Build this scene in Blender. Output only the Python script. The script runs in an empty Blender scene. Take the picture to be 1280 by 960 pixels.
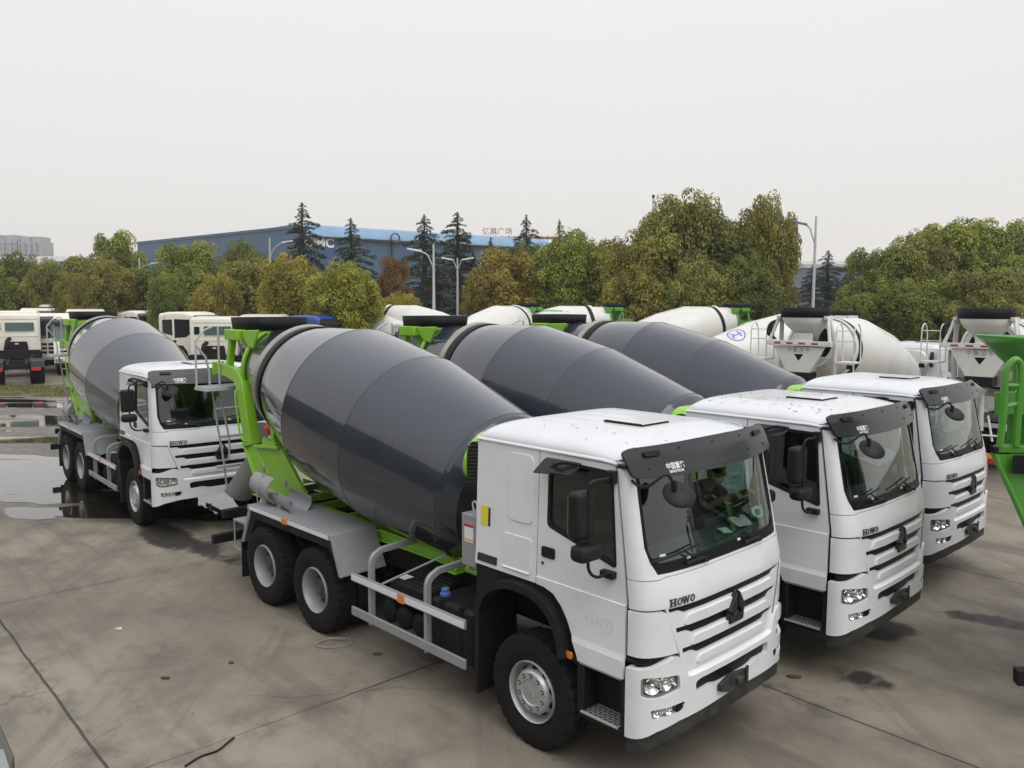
import bpy, bmesh, math, random
from mathutils import Vector, Matrix, noise
from mathutils.geometry import tessellate_polygon

R = math.radians
PI = math.pi
rnd = random.Random(11)
S = bpy.context.scene
C = S.collection
CAMZ, FPX, PITCH, ROLL = 4.226, 1025.0, 0.0972, 0.003


# ------------------------------------------------------------------ mesh helpers
class G:
    """collects geometry that becomes ONE mesh object"""
    def __init__(s):
        s.v = []; s.f = []; s.m = []; s.cm = 0

    def add(s, v, f):
        o = len(s.v)
        s.v += [tuple(p) for p in v]
        s.f += [tuple(i + o for i in q) for q in f]
        s.m += [s.cm] * len(f)
        return s

    def box(s, x0, x1, y0, y1, z0, z1):
        v = [(x, y, z) for x in (x0, x1) for y in (y0, y1) for z in (z0, z1)]
        return s.add(v, [(0, 1, 3, 2), (4, 6, 7, 5), (0, 4, 5, 1), (2, 3, 7, 6), (0, 2, 6, 4), (1, 5, 7, 3)])

    def hexa(s, bot, top):
        """frustum-like solid from two rings of equal length"""
        n = len(bot)
        f = [tuple(range(n)), tuple(range(n, 2 * n))]
        f += [(i, (i + 1) % n, n + (i + 1) % n, n + i) for i in range(n)]
        return s.add(list(bot) + list(top), f)

    def prism(s, outer, axis, a, b, holes=()):
        loops = [list(outer)] + [list(h) for h in holes]
        pts = [p for l in loops for p in l]
        tris = tessellate_polygon([[Vector((p[0], p[1], 0)) for p in l] for l in loops])
        def P(p, t):
            return {'x': (t, p[0], p[1]), 'y': (p[0], t, p[1]), 'z': (p[0], p[1], t)}[axis]
        n = len(pts)
        f = [tuple(t) for t in tris] + [tuple(i + n for i in reversed(t)) for t in tris]
        k = 0
        for l in loops:
            m = len(l)
            f += [(k + i, k + (i + 1) % m, n + k + (i + 1) % m, n + k + i) for i in range(m)]
            k += m
        return s.add([P(p, a) for p in pts] + [P(p, b) for p in pts], f)

    def tube(s, path, r, n=8, closed=False, cap=True, sect=None):
        """sweep a circle (or a section in (u,v)) along a path; r may be a list"""
        path = [Vector(p) for p in path]
        L = len(path)
        rr = r if isinstance(r, (list, tuple)) else [r] * L
        sec = sect or [(math.cos(2 * PI * i / n), math.sin(2 * PI * i / n)) for i in range(n)]
        n = len(sec)
        up = None
        vs = []
        for i, p in enumerate(path):
            a = path[(i - 1) % L] if (closed or i > 0) else p
            b = path[(i + 1) % L] if (closed or i < L - 1) else p
            t = (b - a).normalized() if (b - a).length > 1e-9 else Vector((0, 0, 1))
            if up is None:
                up = Vector((0, 0, 1)) if abs(t.z) < .9 else Vector((1, 0, 0))
            u = t.cross(up)
            if u.length < 1e-5:
                up = Vector((0, 1, 0)); u = t.cross(up)
            u.normalize(); w = u.cross(t).normalized(); up = w
            for (c, d) in sec:
                vs.append(p + (u * c + w * d) * rr[i])
        f = []
        for i in range(L if closed else L - 1):
            j = (i + 1) % L
            f += [(i * n + k, i * n + (k + 1) % n, j * n + (k + 1) % n, j * n + k) for k in range(n)]
        if cap and not closed:
            f += [tuple(range(n)), tuple((L - 1) * n + k for k in range(n))]
        return s.add(vs, f)

    def lathe(s, prof, n, M=None, mod=None, a0=0, a1=2 * PI):
        """profile [(radius, height)] about local z, placed by M"""
        M = M or Matrix.Identity(4)
        full = abs(a1 - a0 - 2 * PI) < 1e-6
        vs = []; m = len(prof)
        cols = n if full else n + 1
        for k in range(cols):
            a = a0 + (a1 - a0) * k / n
            for j, (r, h) in enumerate(prof):
                q = r + (mod(k, j) if mod else 0)
                vs.append(M @ Vector((q * math.cos(a), q * math.sin(a), h)))
        f = []
        for k in range(n):
            k2 = (k + 1) % cols
            f += [(k * m + j, k2 * m + j, k2 * m + j + 1, k * m + j + 1) for j in range(m - 1)]
        return s.add(vs, f)

    def sheet(s, path, axis, a, b, th):
        """thin plate following a 2D polyline, extruded along axis"""
        n = len(path)
        nor = []
        for i in range(n):
            p = path[max(0, i - 1)]; q = path[min(n - 1, i + 1)]
            dx, dy = q[0] - p[0], q[1] - p[1]; l = math.hypot(dx, dy)
            nor.append((-dy / l * th, dx / l * th))
        out = list(path) + [(path[i][0] + nor[i][0], path[i][1] + nor[i][1]) for i in range(n - 1, -1, -1)]
        return s.prism(out, axis, a, b)

    def ball(s, c, r, n=12, m=8, sc=(1, 1, 1)):
        prof = [(r * math.sin(PI * i / m), -r * math.cos(PI * i / m)) for i in range(m + 1)]
        M = Matrix.Translation(c) @ Matrix.Diagonal((*sc, 1))
        return s.lathe(prof, n, M)

    def cyl(s, a, b, r, n=16):
        return s.tube([a, b], r, n)

    def merge(s, g, M=None):
        return s.add([(M @ Vector(p)) if M else p for p in g.v], g.f)


def ax(o, d):
    """matrix with local z along d at origin o"""
    return Matrix.Translation(o) @ Vector(d).to_track_quat('Z', 'Y').to_matrix().to_4x4()


def obj(name, g, mat, parent=None, smooth=35, bevel=0, seg=2, weld=False, recalc=True):
    me = bpy.data.meshes.new(name)
    me.from_pydata(g.v, [], g.f)
    bm = bmesh.new(); bm.from_mesh(me)
    if weld:
        bmesh.ops.remove_doubles(bm, verts=bm.verts[:], dist=1e-5)
    if recalc: bmesh.ops.recalc_face_normals(bm, faces=bm.faces[:])
    bm.to_mesh(me); bm.free()
    ms = mat if isinstance(mat, (list, tuple)) else [mat]
    for m in ms:
        me.materials.append(m)
    if len(ms) > 1:
        me.polygons.foreach_set('material_index', g.m)
    if smooth:
        me.polygons.foreach_set('use_smooth', [True] * len(me.polygons))
        me.set_sharp_from_angle(angle=R(smooth))
    o = bpy.data.objects.new(name, me); C.objects.link(o)
    if parent is not None:
        o.parent = parent
    if bevel:
        b = o.modifiers.new('bevel', 'BEVEL'); b.width = bevel; b.segments = seg
        b.limit_method = 'ANGLE'; b.angle_limit = R(35); b.harden_normals = False
    return o


def empty(name, loc=(0, 0, 0), rz=0.0):
    o = bpy.data.objects.new(name, None); C.objects.link(o)
    o.location = loc; o.rotation_euler = (0, 0, rz); o.empty_display_size = .3
    return o


def tag(o, label=None, cat=None, group=None, kind=None):
    if label: o['label'] = label
    if cat: o['category'] = cat
    if group: o['group'] = group
    if kind: o['kind'] = kind
    return o


def copy_tree(o, parent=None, skip=(), remap=None):
    c = o.copy(); C.objects.link(c)
    c.parent = parent
    if remap and c.type == 'MESH':
        for i, sl in enumerate(c.material_slots):
            if sl.material and sl.material.name in remap:
                mt = remap[sl.material.name]; sl.link = 'OBJECT'; sl.material = mt
    for ch in list(o.children):
        if ch.name.split('.')[0] not in skip:
            copy_tree(ch, c, skip, remap)
    return c


def panel(outer, holes, fn, o0, o1, cu=(), cv=()):
    """a plate cut from a 2D outline, bent onto a surface by fn(u, v, offset)"""
    loops = [list(outer)] + [list(h) for h in holes]
    pts = [p for l in loops for p in l]
    tris = tessellate_polygon([[Vector((p[0], p[1], 0)) for p in l] for l in loops])
    bm = bmesh.new()
    vs = [bm.verts.new((p[0], p[1], 0)) for p in pts]
    for t in tris:
        try: bm.faces.new([vs[i] for i in t])
        except ValueError: pass
    for (cs, no) in ((cu, (1, 0, 0)), (cv, (0, 1, 0))):
        for c in cs:
            bmesh.ops.bisect_plane(bm, geom=bm.verts[:] + bm.edges[:] + bm.faces[:], dist=1e-6,
                                   plane_co=(no[0] * c, no[1] * c, 0), plane_no=no)
    bm.verts.index_update()
    n = len(bm.verts)
    top = [fn(v.co.x, v.co.y, o1) for v in bm.verts]
    bot = [fn(v.co.x, v.co.y, o0) for v in bm.verts]
    f = []
    for q in bm.faces:
        i = tuple(v.index for v in q.verts)
        f.append(i); f.append(tuple(k + n for k in reversed(i)))
    for e in bm.edges:
        if len(e.link_faces) == 1:
            a, b = e.verts[0].index, e.verts[1].index
            f.append((a, b, b + n, a + n))
    bm.free()
    return G().add(top + bot, f)


def rrect(x0, x1, y0, y1, r, n=4):
    o = []
    for (cx, cy, a) in ((x1 - r, y1 - r, 0), (x0 + r, y1 - r, 90), (x0 + r, y0 + r, 180), (x1 - r, y0 + r, 270)):
        for k in range(n + 1):
            t = R(a + 90 * k / n); o.append((cx + r * math.cos(t), cy + r * math.sin(t)))
    return o


def rpoly(pts, r, n=4):
    """polygon with rounded corners"""
    o = []; m = len(pts)
    for i in range(m):
        p = Vector(pts[i]); a = Vector(pts[i - 1]); b = Vector(pts[(i + 1) % m])
        u = (a - p); v = (b - p)
        q = min(r, u.length * .45, v.length * .45)
        s, e = p + u.normalized() * q, p + v.normalized() * q
        for k in range(n + 1):
            t = k / n
            o.append(tuple(s * (1 - t) ** 2 + p * 2 * t * (1 - t) + e * t * t))
    return o


def flip(pts):
    return [(-p[0], p[1]) for p in reversed(pts)]


def bez(p, n=8):
    """smooth polyline through points (Catmull-Rom)"""
    p = [Vector(q) for q in p]; o = []
    for i in range(len(p) - 1):
        a = p[max(0, i - 1)]; b = p[i]; c = p[i + 1]; d = p[min(len(p) - 1, i + 2)]
        for k in range(n):
            t = k / n
            o.append(.5 * ((2 * b) + (c - a) * t + (2 * a - 5 * b + 4 * c - d) * t * t + (3 * b - a - 3 * c + d) * t ** 3))
    o.append(p[-1]); return o


def text_g(txt, size, fn, depth=.004, bold=0.0, spacing=1.0, align='CENTER', sx=1.0):
    """lettering bent onto a surface: fn(u, v, offset)"""
    cu = bpy.data.curves.new('lettering', 'FONT'); cu.body = txt; cu.size = size
    cu.align_x = align; cu.align_y = 'CENTER'; cu.offset = bold; cu.space_character = spacing
    cu.resolution_u = 3
    o = bpy.data.objects.new('lettering', cu); C.objects.link(o)
    dg = bpy.context.evaluated_depsgraph_get(); dg.update()
    me = bpy.data.meshes.new_from_object(o.evaluated_get(dg))
    v = [(p.co.x * sx, p.co.y) for p in me.vertices]
    f = [tuple(q.vertices) for q in me.polygons]
    bpy.data.objects.remove(o); bpy.data.curves.remove(cu); bpy.data.meshes.remove(me)
    return G().add([fn(p[0], p[1], depth) for p in v], f)


# ------------------------------------------------------------------ materials
def mat_new(name):
    m = bpy.data.materials.new(name); m.use_nodes = True
    nt = m.node_tree; nt.nodes.clear()
    return m, nt


def nd(nt, t, **k):
    n = nt.nodes.new(t)
    for a, b in k.items():
        if a.startswith('_'): setattr(n, a[1:], b)
        else: n.inputs[a].default_value = b
    return n


def pm(name, col, rough=.5, metal=0, coat=0, dirt=0, dscale=3.0, bump=0, bscale=40, dcol=(.20, .18, .15), spec=.5, rvar=.0):
    """principled paint / metal / plastic with procedural dust and orange peel"""
    m, nt = mat_new(name); L = nt.links.new
    out = nd(nt, 'ShaderNodeOutputMaterial')
    b = nd(nt, 'ShaderNodeBsdfPrincipled')
    b.inputs['Base Color'].default_value = (*col, 1); b.inputs['Roughness'].default_value = rough
    b.inputs['Metallic'].default_value = metal; b.inputs['Coat Weight'].default_value = coat
    b.inputs['Coat Roughness'].default_value = .06; b.inputs['Specular IOR Level'].default_value = spec
    L(b.outputs[0], out.inputs[0])
    if dirt or rvar or bump:
        tc = nd(nt, 'ShaderNodeTexCoord')
    if dirt:
        n1 = nd(nt, 'ShaderNodeTexNoise', Scale=dscale, Detail=8.0, Roughness=.62)
        L(tc.outputs['Object'], n1.inputs['Vector'])
        rp = nd(nt, 'ShaderNodeMapRange'); rp.inputs['From Min'].default_value = .42; rp.inputs['From Max'].default_value = .75
        rp.inputs['To Max'].default_value = dirt
        L(n1.outputs['Fac'], rp.inputs['Value'])
        mx = nd(nt, 'ShaderNodeMixRGB'); mx.inputs['Color1'].default_value = (*col, 1); mx.inputs['Color2'].default_value = (*dcol, 1)
        L(rp.outputs[0], mx.inputs['Fac']); L(mx.outputs[0], b.inputs['Base Color'])
        ro = nd(nt, 'ShaderNodeMath', _operation='ADD'); ro.inputs[1].default_value = rough
        L(rp.outputs[0], ro.inputs[0]); L(ro.outputs[0], b.inputs['Roughness'])
    if bump:
        n2 = nd(nt, 'ShaderNodeTexNoise', Scale=float(bscale), Detail=3.0)
        L(tc.outputs['Object'], n2.inputs['Vector'])
        bp = nd(nt, 'ShaderNodeBump', Strength=bump, Distance=.01)
        L(n2.outputs['Fac'], bp.inputs['Height']); L(bp.outputs[0], b.inputs['Normal'])
    return m


def glass_mat(name, tint, refl=1.0, rough=.0, dark=0.0):
    """thin pane: tinted see-through plus a fresnel mirror"""
    m, nt = mat_new(name); L = nt.links.new
    out = nd(nt, 'ShaderNodeOutputMaterial')
    tr = nd(nt, 'ShaderNodeBsdfTransparent'); tr.inputs[0].default_value = (*tint, 1)
    gl = nd(nt, 'ShaderNodeBsdfGlossy'); gl.inputs['Roughness'].default_value = rough; gl.inputs[0].default_value = (1, 1, 1, 1)
    fr = nd(nt, 'ShaderNodeFresnel', IOR=1.52); ge = nd(nt, 'ShaderNodeNewGeometry')
    ir = nd(nt, 'ShaderNodeMapRange'); ir.inputs['To Min'].default_value = 1.52; ir.inputs['To Max'].default_value = 1 / 1.52
    L(ge.outputs['Backfacing'], ir.inputs['Value']); L(ir.outputs[0], fr.inputs['IOR'])
    mu = nd(nt, 'ShaderNodeMath', _operation='MULTIPLY'); mu.inputs[1].default_value = refl
    mx = nd(nt, 'ShaderNodeMixShader')
    L(fr.outputs[0], mu.inputs[0]); L(mu.outputs[0], mx.inputs[0]); L(tr.outputs[0], mx.inputs[1]); L(gl.outputs[0], mx.inputs[2])
    L(mx.outputs[0], out.inputs[0])
    return m


M = {}
M['white'] = pm('white_paint', (.785, .80, .82), .30, coat=.6, dirt=.09, dscale=3.4, bump=.02, bscale=9)
M['roof'] = pm('white_roof_paint', (.66, .67, .68), .36, coat=.4, dirt=.08, dscale=2.0)
M['lime'] = pm('lime_paint', (.25, .53, .022), .36, coat=.35, dirt=.10, dscale=4)
M['green'] = pm('green_paint', (.070, .28, .026), .38, coat=.3, dirt=.12, dscale=4)
M['drum'] = pm('grey_drum_paint', (.028, .034, .046), .20, coat=1.0, spec=.25, dirt=.14, dscale=1.6, bump=.025, bscale=2.6, dcol=(.085, .085, .085))
M['ringm'] = pm('raw_ring_steel', (.36, .35, .30), .38, metal=.5, dirt=.3)
M['drumw'] = pm('white_drum_paint', (.66, .65, .61), .34, coat=.3, dirt=.25, dscale=1.4, bump=.02, bscale=3, dcol=(.45, .42, .35))
M['whitep'] = pm('off_white_paint', (.70, .70, .67), .4, dirt=.25, dscale=3, dcol=(.35, .32, .27))
M['cream'] = pm('cream_paint', (.76, .73, .63), .38, coat=.3, dirt=.18, dscale=2.5)
M['blue'] = pm('blue_paint', (.025, .06, .30), .35, coat=.3, dirt=.1)
M['silver'] = pm('silver_paint', (.33, .335, .35), .42, metal=.15, dirt=.25, dscale=5, bump=.03)
M['alloy'] = pm('wheel_silver', (.52, .53, .54), .36, metal=.55, dirt=.35, dscale=9, dcol=(.22, .20, .18))
M['rim'] = pm('rear_rim_paint', (.34, .35, .36), .5, metal=.2, dirt=.4, dscale=8, dcol=(.25, .23, .2))
M['plast'] = pm('black_plastic', (.010, .010, .011), .5, dirt=.25, dscale=6, dcol=(.035, .032, .03), spec=.3)
M['visor'] = pm('smoked_visor', (.020, .021, .023), .32, coat=.12, spec=.4)
M['hubm'] = pm('hub_grey', (.06, .06, .065), .5, dirt=.4, dscale=9)
M['dark'] = pm('chassis_black', (.008, .008, .009), .6, dirt=.4, dscale=7, dcol=(.03, .028, .025), spec=.25)
M['slot'] = pm('grille_black', (.006, .006, .007), .5, spec=.25)
M['valance'] = pm('valance_grey', (.026, .028, .027), .6, spec=.3, dirt=.3, dscale=6)
M['rubber'] = pm('rubber', (.008, .008, .008), .75, dirt=.40, dscale=12, dcol=(.045, .041, .037), spec=.25)
M['collar'] = pm('black_rubber_collar', (.008, .009, .011), .6, spec=.25)
M['chrome'] = pm('chrome', (.82, .82, .82), .12, metal=1)
M['amber'] = pm('amber_plastic', (.75, .22, .02), .3, coat=.5)
M['red'] = pm('red_plastic', (.50, .02, .02), .4, coat=.3)
M['redst'] = pm('red_stripe', (.45, .03, .04), .5)
M['yellow'] = pm('yellow_stripe', (.80, .42, .02), .5)
M['wsticker'] = pm('white_reflective', (.78, .78, .82), .35)
M['ysticker'] = pm('yellow_sticker', (.80, .66, .05), .5)
M['letterw'] = pm('white_lettering', (.85, .85, .85), .5)
M['letterd'] = pm('dark_lettering', (.03, .03, .035), .35)
M['letterg'] = pm('grey_lettering', (.22, .22, .22), .5)
M['chalk'] = pm('pen_marks', (.50, .51, .52), .6)
M['liner'] = pm('cab_lining', (.10, .10, .10), .8)
M['seat'] = pm('seat_cloth', (.035, .036, .04), .9)
M['seaty'] = pm('seat_wrap', (.45, .46, .12), .4)
M['dash'] = pm('dashboard', (.055, .06, .062), .6, dirt=.2)
M['paper'] = pm('paper', (.72, .78, .78), .7)
M['pink'] = pm('pink_paper', (.66, .50, .60), .7)
M['mint'] = pm('mint_tape', (.45, .72, .58), .5)
M['skin'] = pm('skin', (.30, .18, .125), .55)
M['hair'] = pm('hair', (.012, .011, .010), .6)
M['shirt'] = pm('dark_green_shirt', (.022, .032, .022), .85)
M['trousers'] = pm('dark_trousers', (.02, .02, .025), .85)
M['bluecap'] = pm('blue_cap', (.10, .17, .45), .4)
M['post'] = pm('galvanised_post', (.50, .52, .52), .45, metal=.3, dirt=.2)
M['hlback'] = pm('reflector_bowl', (.62, .62, .62), .18, metal=.9, bump=.6, bscale=55)
M['glass'] = glass_mat('windscreen_glass', (.74, .83, .795), 1.3)
M['sglass'] = glass_mat('side_glass', (.62, .69, .67), 1.2)
M['dglass'] = pm('dark_glass', (.012, .016, .017), .06, coat=.6)
M['bglass'] = pm('rear_window_glass', (.10, .15, .14), .06, coat=.8)
M['lens'] = glass_mat('headlight_lens', (.96, .97, .97), 1.2)
M['mglass'] = pm('mirror_glass', (.7, .72, .74), .03, metal=1)
# ------------------------------------------------------------------ the mixer truck (x forward, y left, z up, origin under the front axle)
HW = 1.155


def tumble(z): return 1 - .028 * max(0, z - 1.75)


def F(y, z, off=0.0):
    """front skin of the cab"""
    a = min(abs(y) / HW, .9999); s = 1 if y >= 0 else -1
    c = (1 - a ** 3) ** (1 / 3)
    x = 1.12 + .325 * c
    dx = -.325 * a * a / (HW * (1 - a ** 3) ** (2 / 3)) * s
    n = Vector((1, -dx)).normalized()
    lean = (.15 + .09 * c) * max(0, z - 1.75)
    return (x - lean + n.x * off, (y + n.y * off) * tumble(z), z)


YC = [s * HW * math.sin(R(t)) ** (2 / 3) for t in (14, 28, 40, 50, 58, 65, 71, 76, 80, 83.5, 86, 88) for s in (1, -1)] + [0]
ZC = (1.75, 2.0, 2.2, 2.4, 2.6, 2.8)


def SD(sign):
    def f(x, z, off=0.0):
        lower = 0 if z > 1.705 else (.012 if z > 1.27 else .012 + min(.02, (1.27 - z) * .4))
        return (x, sign * (HW * tumble(z) + off + lower), z)
    return f


XE = lambda z: 1.115 - .15 * max(0, z - 1.75)       # front edge of the door
ARCH_O = [(.05, 1.63), (.15, 1.625), (.27, 1.59), (.37, 1.50), (.44, 1.40), (.50, 1.27), (.585, 1.09)]
LIP = bez([(-.70, 1.18, 0), (-.60, 1.36, 0), (-.40, 1.49, 0), (-.17, 1.535, 0), (.09, 1.51, 0), (.27, 1.42, 0), (.40, 1.25, 0), (.47, 1.02, 0)], 5)
LIP = [(p.x, p.y) for p in LIP]


def wheel_front(parent, y, sgn, steer=0):
    """steer axle wheel; sgn = -1 for the truck's right side"""
    Mx = Matrix.Translation((0, y, .55)) @ Matrix.Rotation(R(90) if sgn < 0 else R(-90), 4, 'X')
    w = tyre_obj(parent, 'front_wheel', Mx)
    g = G()
    prof = [(.298, .10), (.30, .135), (.292, .150), (.282, .140), (.272, .07), (.262, .052), (.238, .066), (.215, .108), (.200, .138), (.188, .150), (.128, .152), (.118, .141), (.0, .141)]
    g.lathe(prof, 48, Mx)
    g.cm = 1
    for k in range(10):                       # hand holes
        a = 2 * PI * (k + .5) / 10
        c = Vector((.228 * math.cos(a), .228 * math.sin(a), .0885)); n = Vector((math.cos(a) * .86, math.sin(a) * .86, .5)).normalized()
        u = Vector((-math.sin(a), math.cos(a), 0)); v = n.cross(u)
        ring = [Mx @ (c + n * .004 + u * (.036 * math.cos(t)) + v * (.024 * math.sin(t))) for t in [2 * PI * i / 12 for i in range(12)]]
        g.add(ring, [tuple(range(12))])
        c = Vector((.160 * math.cos(a), .160 * math.sin(a), .1525))
        ring = [Mx @ (c + Vector((.022 * math.cos(t), .022 * math.sin(t), 0))) for t in [2 * PI * i / 10 for i in range(10)]]
        g.add(ring, [tuple(range(10))])
    g.cm = 0
    for k in range(10):
        a = 2 * PI * (k + .5) / 10
        g.lathe([(.012, .150), (.011, .166), (0, .166)], 6, Mx @ Matrix.Translation((.160 * math.cos(a), .160 * math.sin(a), 0)))
    for tri in ([(-.05, -.05), (0, .07), (.0, .02), (-.02, -.03)], [(.05, -.05), (.0, .07), (.0, .02), (.02, -.03)], [(-.03, -.055), (.03, -.055), (.0, -.02)]):
        n = len(tri)
        g.hexa([Mx @ Vector((p[0], p[1], .140)) for p in tri], [Mx @ Vector((p[0] * .95, p[1] * .95, .147)) for p in tri])
    obj('rim', g, [M['alloy'], M['dark']], w, smooth=40)
    return w


TYRE_CACHE = {}


def tyre_geo(Mx, seg=112):
    g = G()
    pr = [(.285, -.10), (.285, .098), (.305, .128), (.345, .147), (.405, .160), (.455, .158), (.500, .150), (.526, .144), (.548, .128), (.553, .088),
          (.553, .050), (.541, .047), (.541, .036), (.555, .033), (.555, -.033), (.541, -.036), (.541, -.047), (.553, -.050), (.553, -.088),
          (.548, -.128), (.526, -.144), (.500, -.150), (.455, -.158), (.405, -.160), (.345, -.147), (.305, -.128), (.285, -.10)]

    def mod(k, j):
        low = (k % 4) >= 3
        if low and j in (7, 8, 9, 18, 19, 20): return -.020
        if low and j in (10, 17): return -.012
        if (k % 4) >= 3 and j in (13, 14): return -.010
        return 0
    g.lathe(pr, seg, Mx, mod)
    return g


def tyre_obj(parent, name, Mx):
    return obj(name, tyre_geo(Mx), M['rubber'], parent, smooth=25)


def wheel_rear(parent, x, sgn):
    Mo = Matrix.Translation((x, sgn * 1.065, .55)) @ Matrix.Rotation(R(-90) if sgn > 0 else R(90), 4, 'X')
    Mi = Matrix.Translation((x, sgn * .73, .55)) @ Matrix.Rotation(R(90), 4, 'X')
    g = tyre_geo(Mo); g.merge(tyre_geo(Mi, 56))
    w = obj('rear_wheel', g, M['rubber'], parent, smooth=25)
    g = G()
    g.lathe([(.298, .10), (.300, .138), (.290, .152), (.280, .140), (.262, .110), (.256, .03), (.252, -.03), (.235, -.045), (.17, -.03), (.165, -.028)], 48, Mo)
    obj('rim', g, M['rim'], w, smooth=40)
    g = G()
    g.lathe([(.25, -.038), (.165, -.02), (.145, -.015), (.135, .03), (.10, .06), (.06, .065), (.055, .085), (0, .085)], 32, Mo)
    for k in range(10):
        a = 2 * PI * k / 10
        g.lathe([(.014, -.03), (.013, .012), (0, .012)], 6, Mo @ Matrix.Translation((.19 * math.cos(a), .19 * math.sin(a), 0)))
    obj('hub', g, M['hubm'], w, smooth=40)
    return w


def build_chassis(T):
    """frame, axles, tanks, guards, fenders, wheels: shared by every mixer"""
    g = G()
    for s in (-1, 1):
        g.box(-6.75, .9, s * .40 - .04, s * .40 + .04, .86, 1.14)
    for x in (-6.6, -5.3, -4.6, -3.9, -2.9, -1.8, -.6, .5):
        g.box(x - .05, x + .05, -.36, .36, .9, 1.1)
    obj('chassis_frame', g, M['dark'], T, bevel=.008)
    for x in (0, -3.88, -5.23):
        g = G()
        g.cyl((x, -.95, .55), (x, .95, .55), .085, 12)
        if x < -1:
            g.ball((x, 0, .55), .27, 14, 8, (1, .8, 1))
        for s in (-1, 1):
            g.box(x - .62, x + .62, s * .46 - .05, s * .46 + .05, .72, .80)
            g.box(x - .12, x + .12, s * .46 - .07, s * .46 + .07, .55, .86)
        obj('axle', g, M['dark'], T, bevel=.01)
    wheel_front(T, -1.02, -1); wheel_front(T, 1.02, 1)
    for x in (-3.88, -5.23):
        wheel_rear(T, x, -1); wheel_rear(T, x, 1)
    for s in (-1, 1):
        # fender over the tandem
        g = G()
        path = [(-5.84, .80), (-5.60, 1.375), (-3.42, 1.375), (-3.36, 1.20), (-3.20, .89)]
        a, b = (s * 1.235, s * .56)
        g.sheet(path, 'y', min(a, b), max(a, b), -.022)
        fe = obj('fender', g, M['silver'], T, smooth=20, bevel=.006)
        g = G()
        lip = [(-5.64, 1.302), (-5.60, 1.382), (-3.41, 1.382), (-3.385, 1.31)]
        yy = s * 1.238
        g.prism(lip, 'y', min(yy, yy + s * .012), max(yy, yy + s * .012))
        g.prism([(-5.87, .78), (-5.60, 1.30), (-5.54, 1.30), (-5.80, .78)], 'y', min(yy, yy - s * .03), max(yy, yy - s * .03))
        g.prism([(-3.43, 1.31), (-3.385, 1.31), (-3.20, .885), (-3.25, .885)], 'y', min(yy, yy - s * .03), max(yy, yy - s * .03))
        obj('fender_edge', g, M['silver'], fe, bevel=.004)
        g = G(); yo = s * 1.2525
        g.box(-5.55, -3.45, min(yo, yo + s * .003), max(yo, yo + s * .003), 1.313, 1.368)
        obj('reflective_strip', g, M['wsticker'], fe)
        g = G(); yo = s * 1.257
        g.box(-4.60, -4.46, min(yo, yo + s * .012), max(yo, yo + s * .012), 1.300, 1.372)
        obj('side_marker', g, M['amber'], fe, bevel=.004)
        g = G(); yo = s * 1.0
        g.box(-5.885, -5.865, yo - .23, yo + .23, .24, .82)
        obj('mud_flap', g, M['plast'], T)
        # black skirt behind the strip (wheel housing edge)
        g = G(); yi = s * 1.20
        g.prism([(-5.80, .8), (-5.58, 1.35), (-3.43, 1.35), (-3.30, 1.05), (-3.36, 1.05), (-3.52, 1.19), (-5.46, 1.19), (-5.68, .8)], 'y', min(yi, yi + s * .012), max(yi, yi + s * .012))
        obj('fender_skirt', g, M['plast'], fe)
        # side guard
        sq = [(-.035, -.026), (.035, -.026), (.035, .026), (-.035, .026)]
        g = G()
        for x in (-2.585, -1.53):
            p = [(x, s * 1.205, .47), (x, s * 1.205, 1.19)]
            p += [(x, s * (1.205 - .11 * (1 - math.cos(R(a)))), 1.19 + .13 * math.sin(R(a))) for a in (20, 40, 60, 80)]
            p += [(x, s * 1.06, 1.345), (x, s * .46, 1.365)]
            g.tube(p, 1, sect=[(a_ * 1.0, b_) for a_, b_ in sq])
        gp = obj('guard_post', g, M['silver'], T, bevel=.006)
        g = G(); g.tube([(-2.45, s * 1.18, .98), (-1.95, s * .6, 1.33)], .014, 6)
        obj('guard_brace', g, M['silver'], T)
        g = G(); yo = s * 1.235
        for (z0, z1) in ((.935, 1.035), (.515, .618)):
            g.box(-2.93, -.85, min(yo, yo + s * .03), max(yo, yo + s * .03), z0, z1)
        gr = obj('guard_rail', g, M['silver'], T, bevel=.005)
        g = G(); yo = s * 1.2655
        g.box(-2.92, -.86, min(yo, yo + s * .003), max(yo, yo + s * .003), .95, 1.02)
        obj('reflective_strip', g, M['wsticker'], gr)
        g = G(); yo = s * 1.269
        g.box(-1.98, -1.86, min(yo, yo + s * .012), max(yo, yo + s * .012), .93, 1.03)
        obj('side_marker', g, M['amber'], gr, bevel=.004)
        # battery box, air tanks, fuel tank
        g = G(); g.box(-2.46, -1.74, *sorted((s * 1.05, s * .47)), .79, 1.03)
        bb = obj('battery_box', g, M['dark'], T, bevel=.03, seg=3)
        g = G()
        for k in range(6):
            y = s * (.55 + k * .085); g.box(-2.42, -1.78, y - .02, y + .02, 1.025, 1.042)
        obj('lid_rib', g, M['plast'], bb, bevel=.008)
        g = G(); g.box(-2.42, -2.25, *sorted((s * .98, s * .84)), 1.0435, 1.0455)
        obj('sticker', g, M['wsticker'], bb)
        for x in (-2.52, -2.22, -1.92):
            g = G()
            g.lathe([(0, -.5), (.09, -.495), (.135, -.46), (.14, -.44), (.14, .04), (.135, .065), (.09, .10), (0, .105)], 24, Matrix.Translation((x, s * .95, .60)) @ Matrix.Rotation(R(90) if s < 0 else R(-90), 4, 'X'))
            obj('air_tank', g, M['dark'], T, smooth=50)
        g = G(); g.box(-1.60, -.88, *sorted((s * 1.12, s * .46)), .46, 1.06)
        ft = obj('fuel_tank', g, M['plast'], T, bevel=.06, seg=4)
        g = G()
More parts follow.
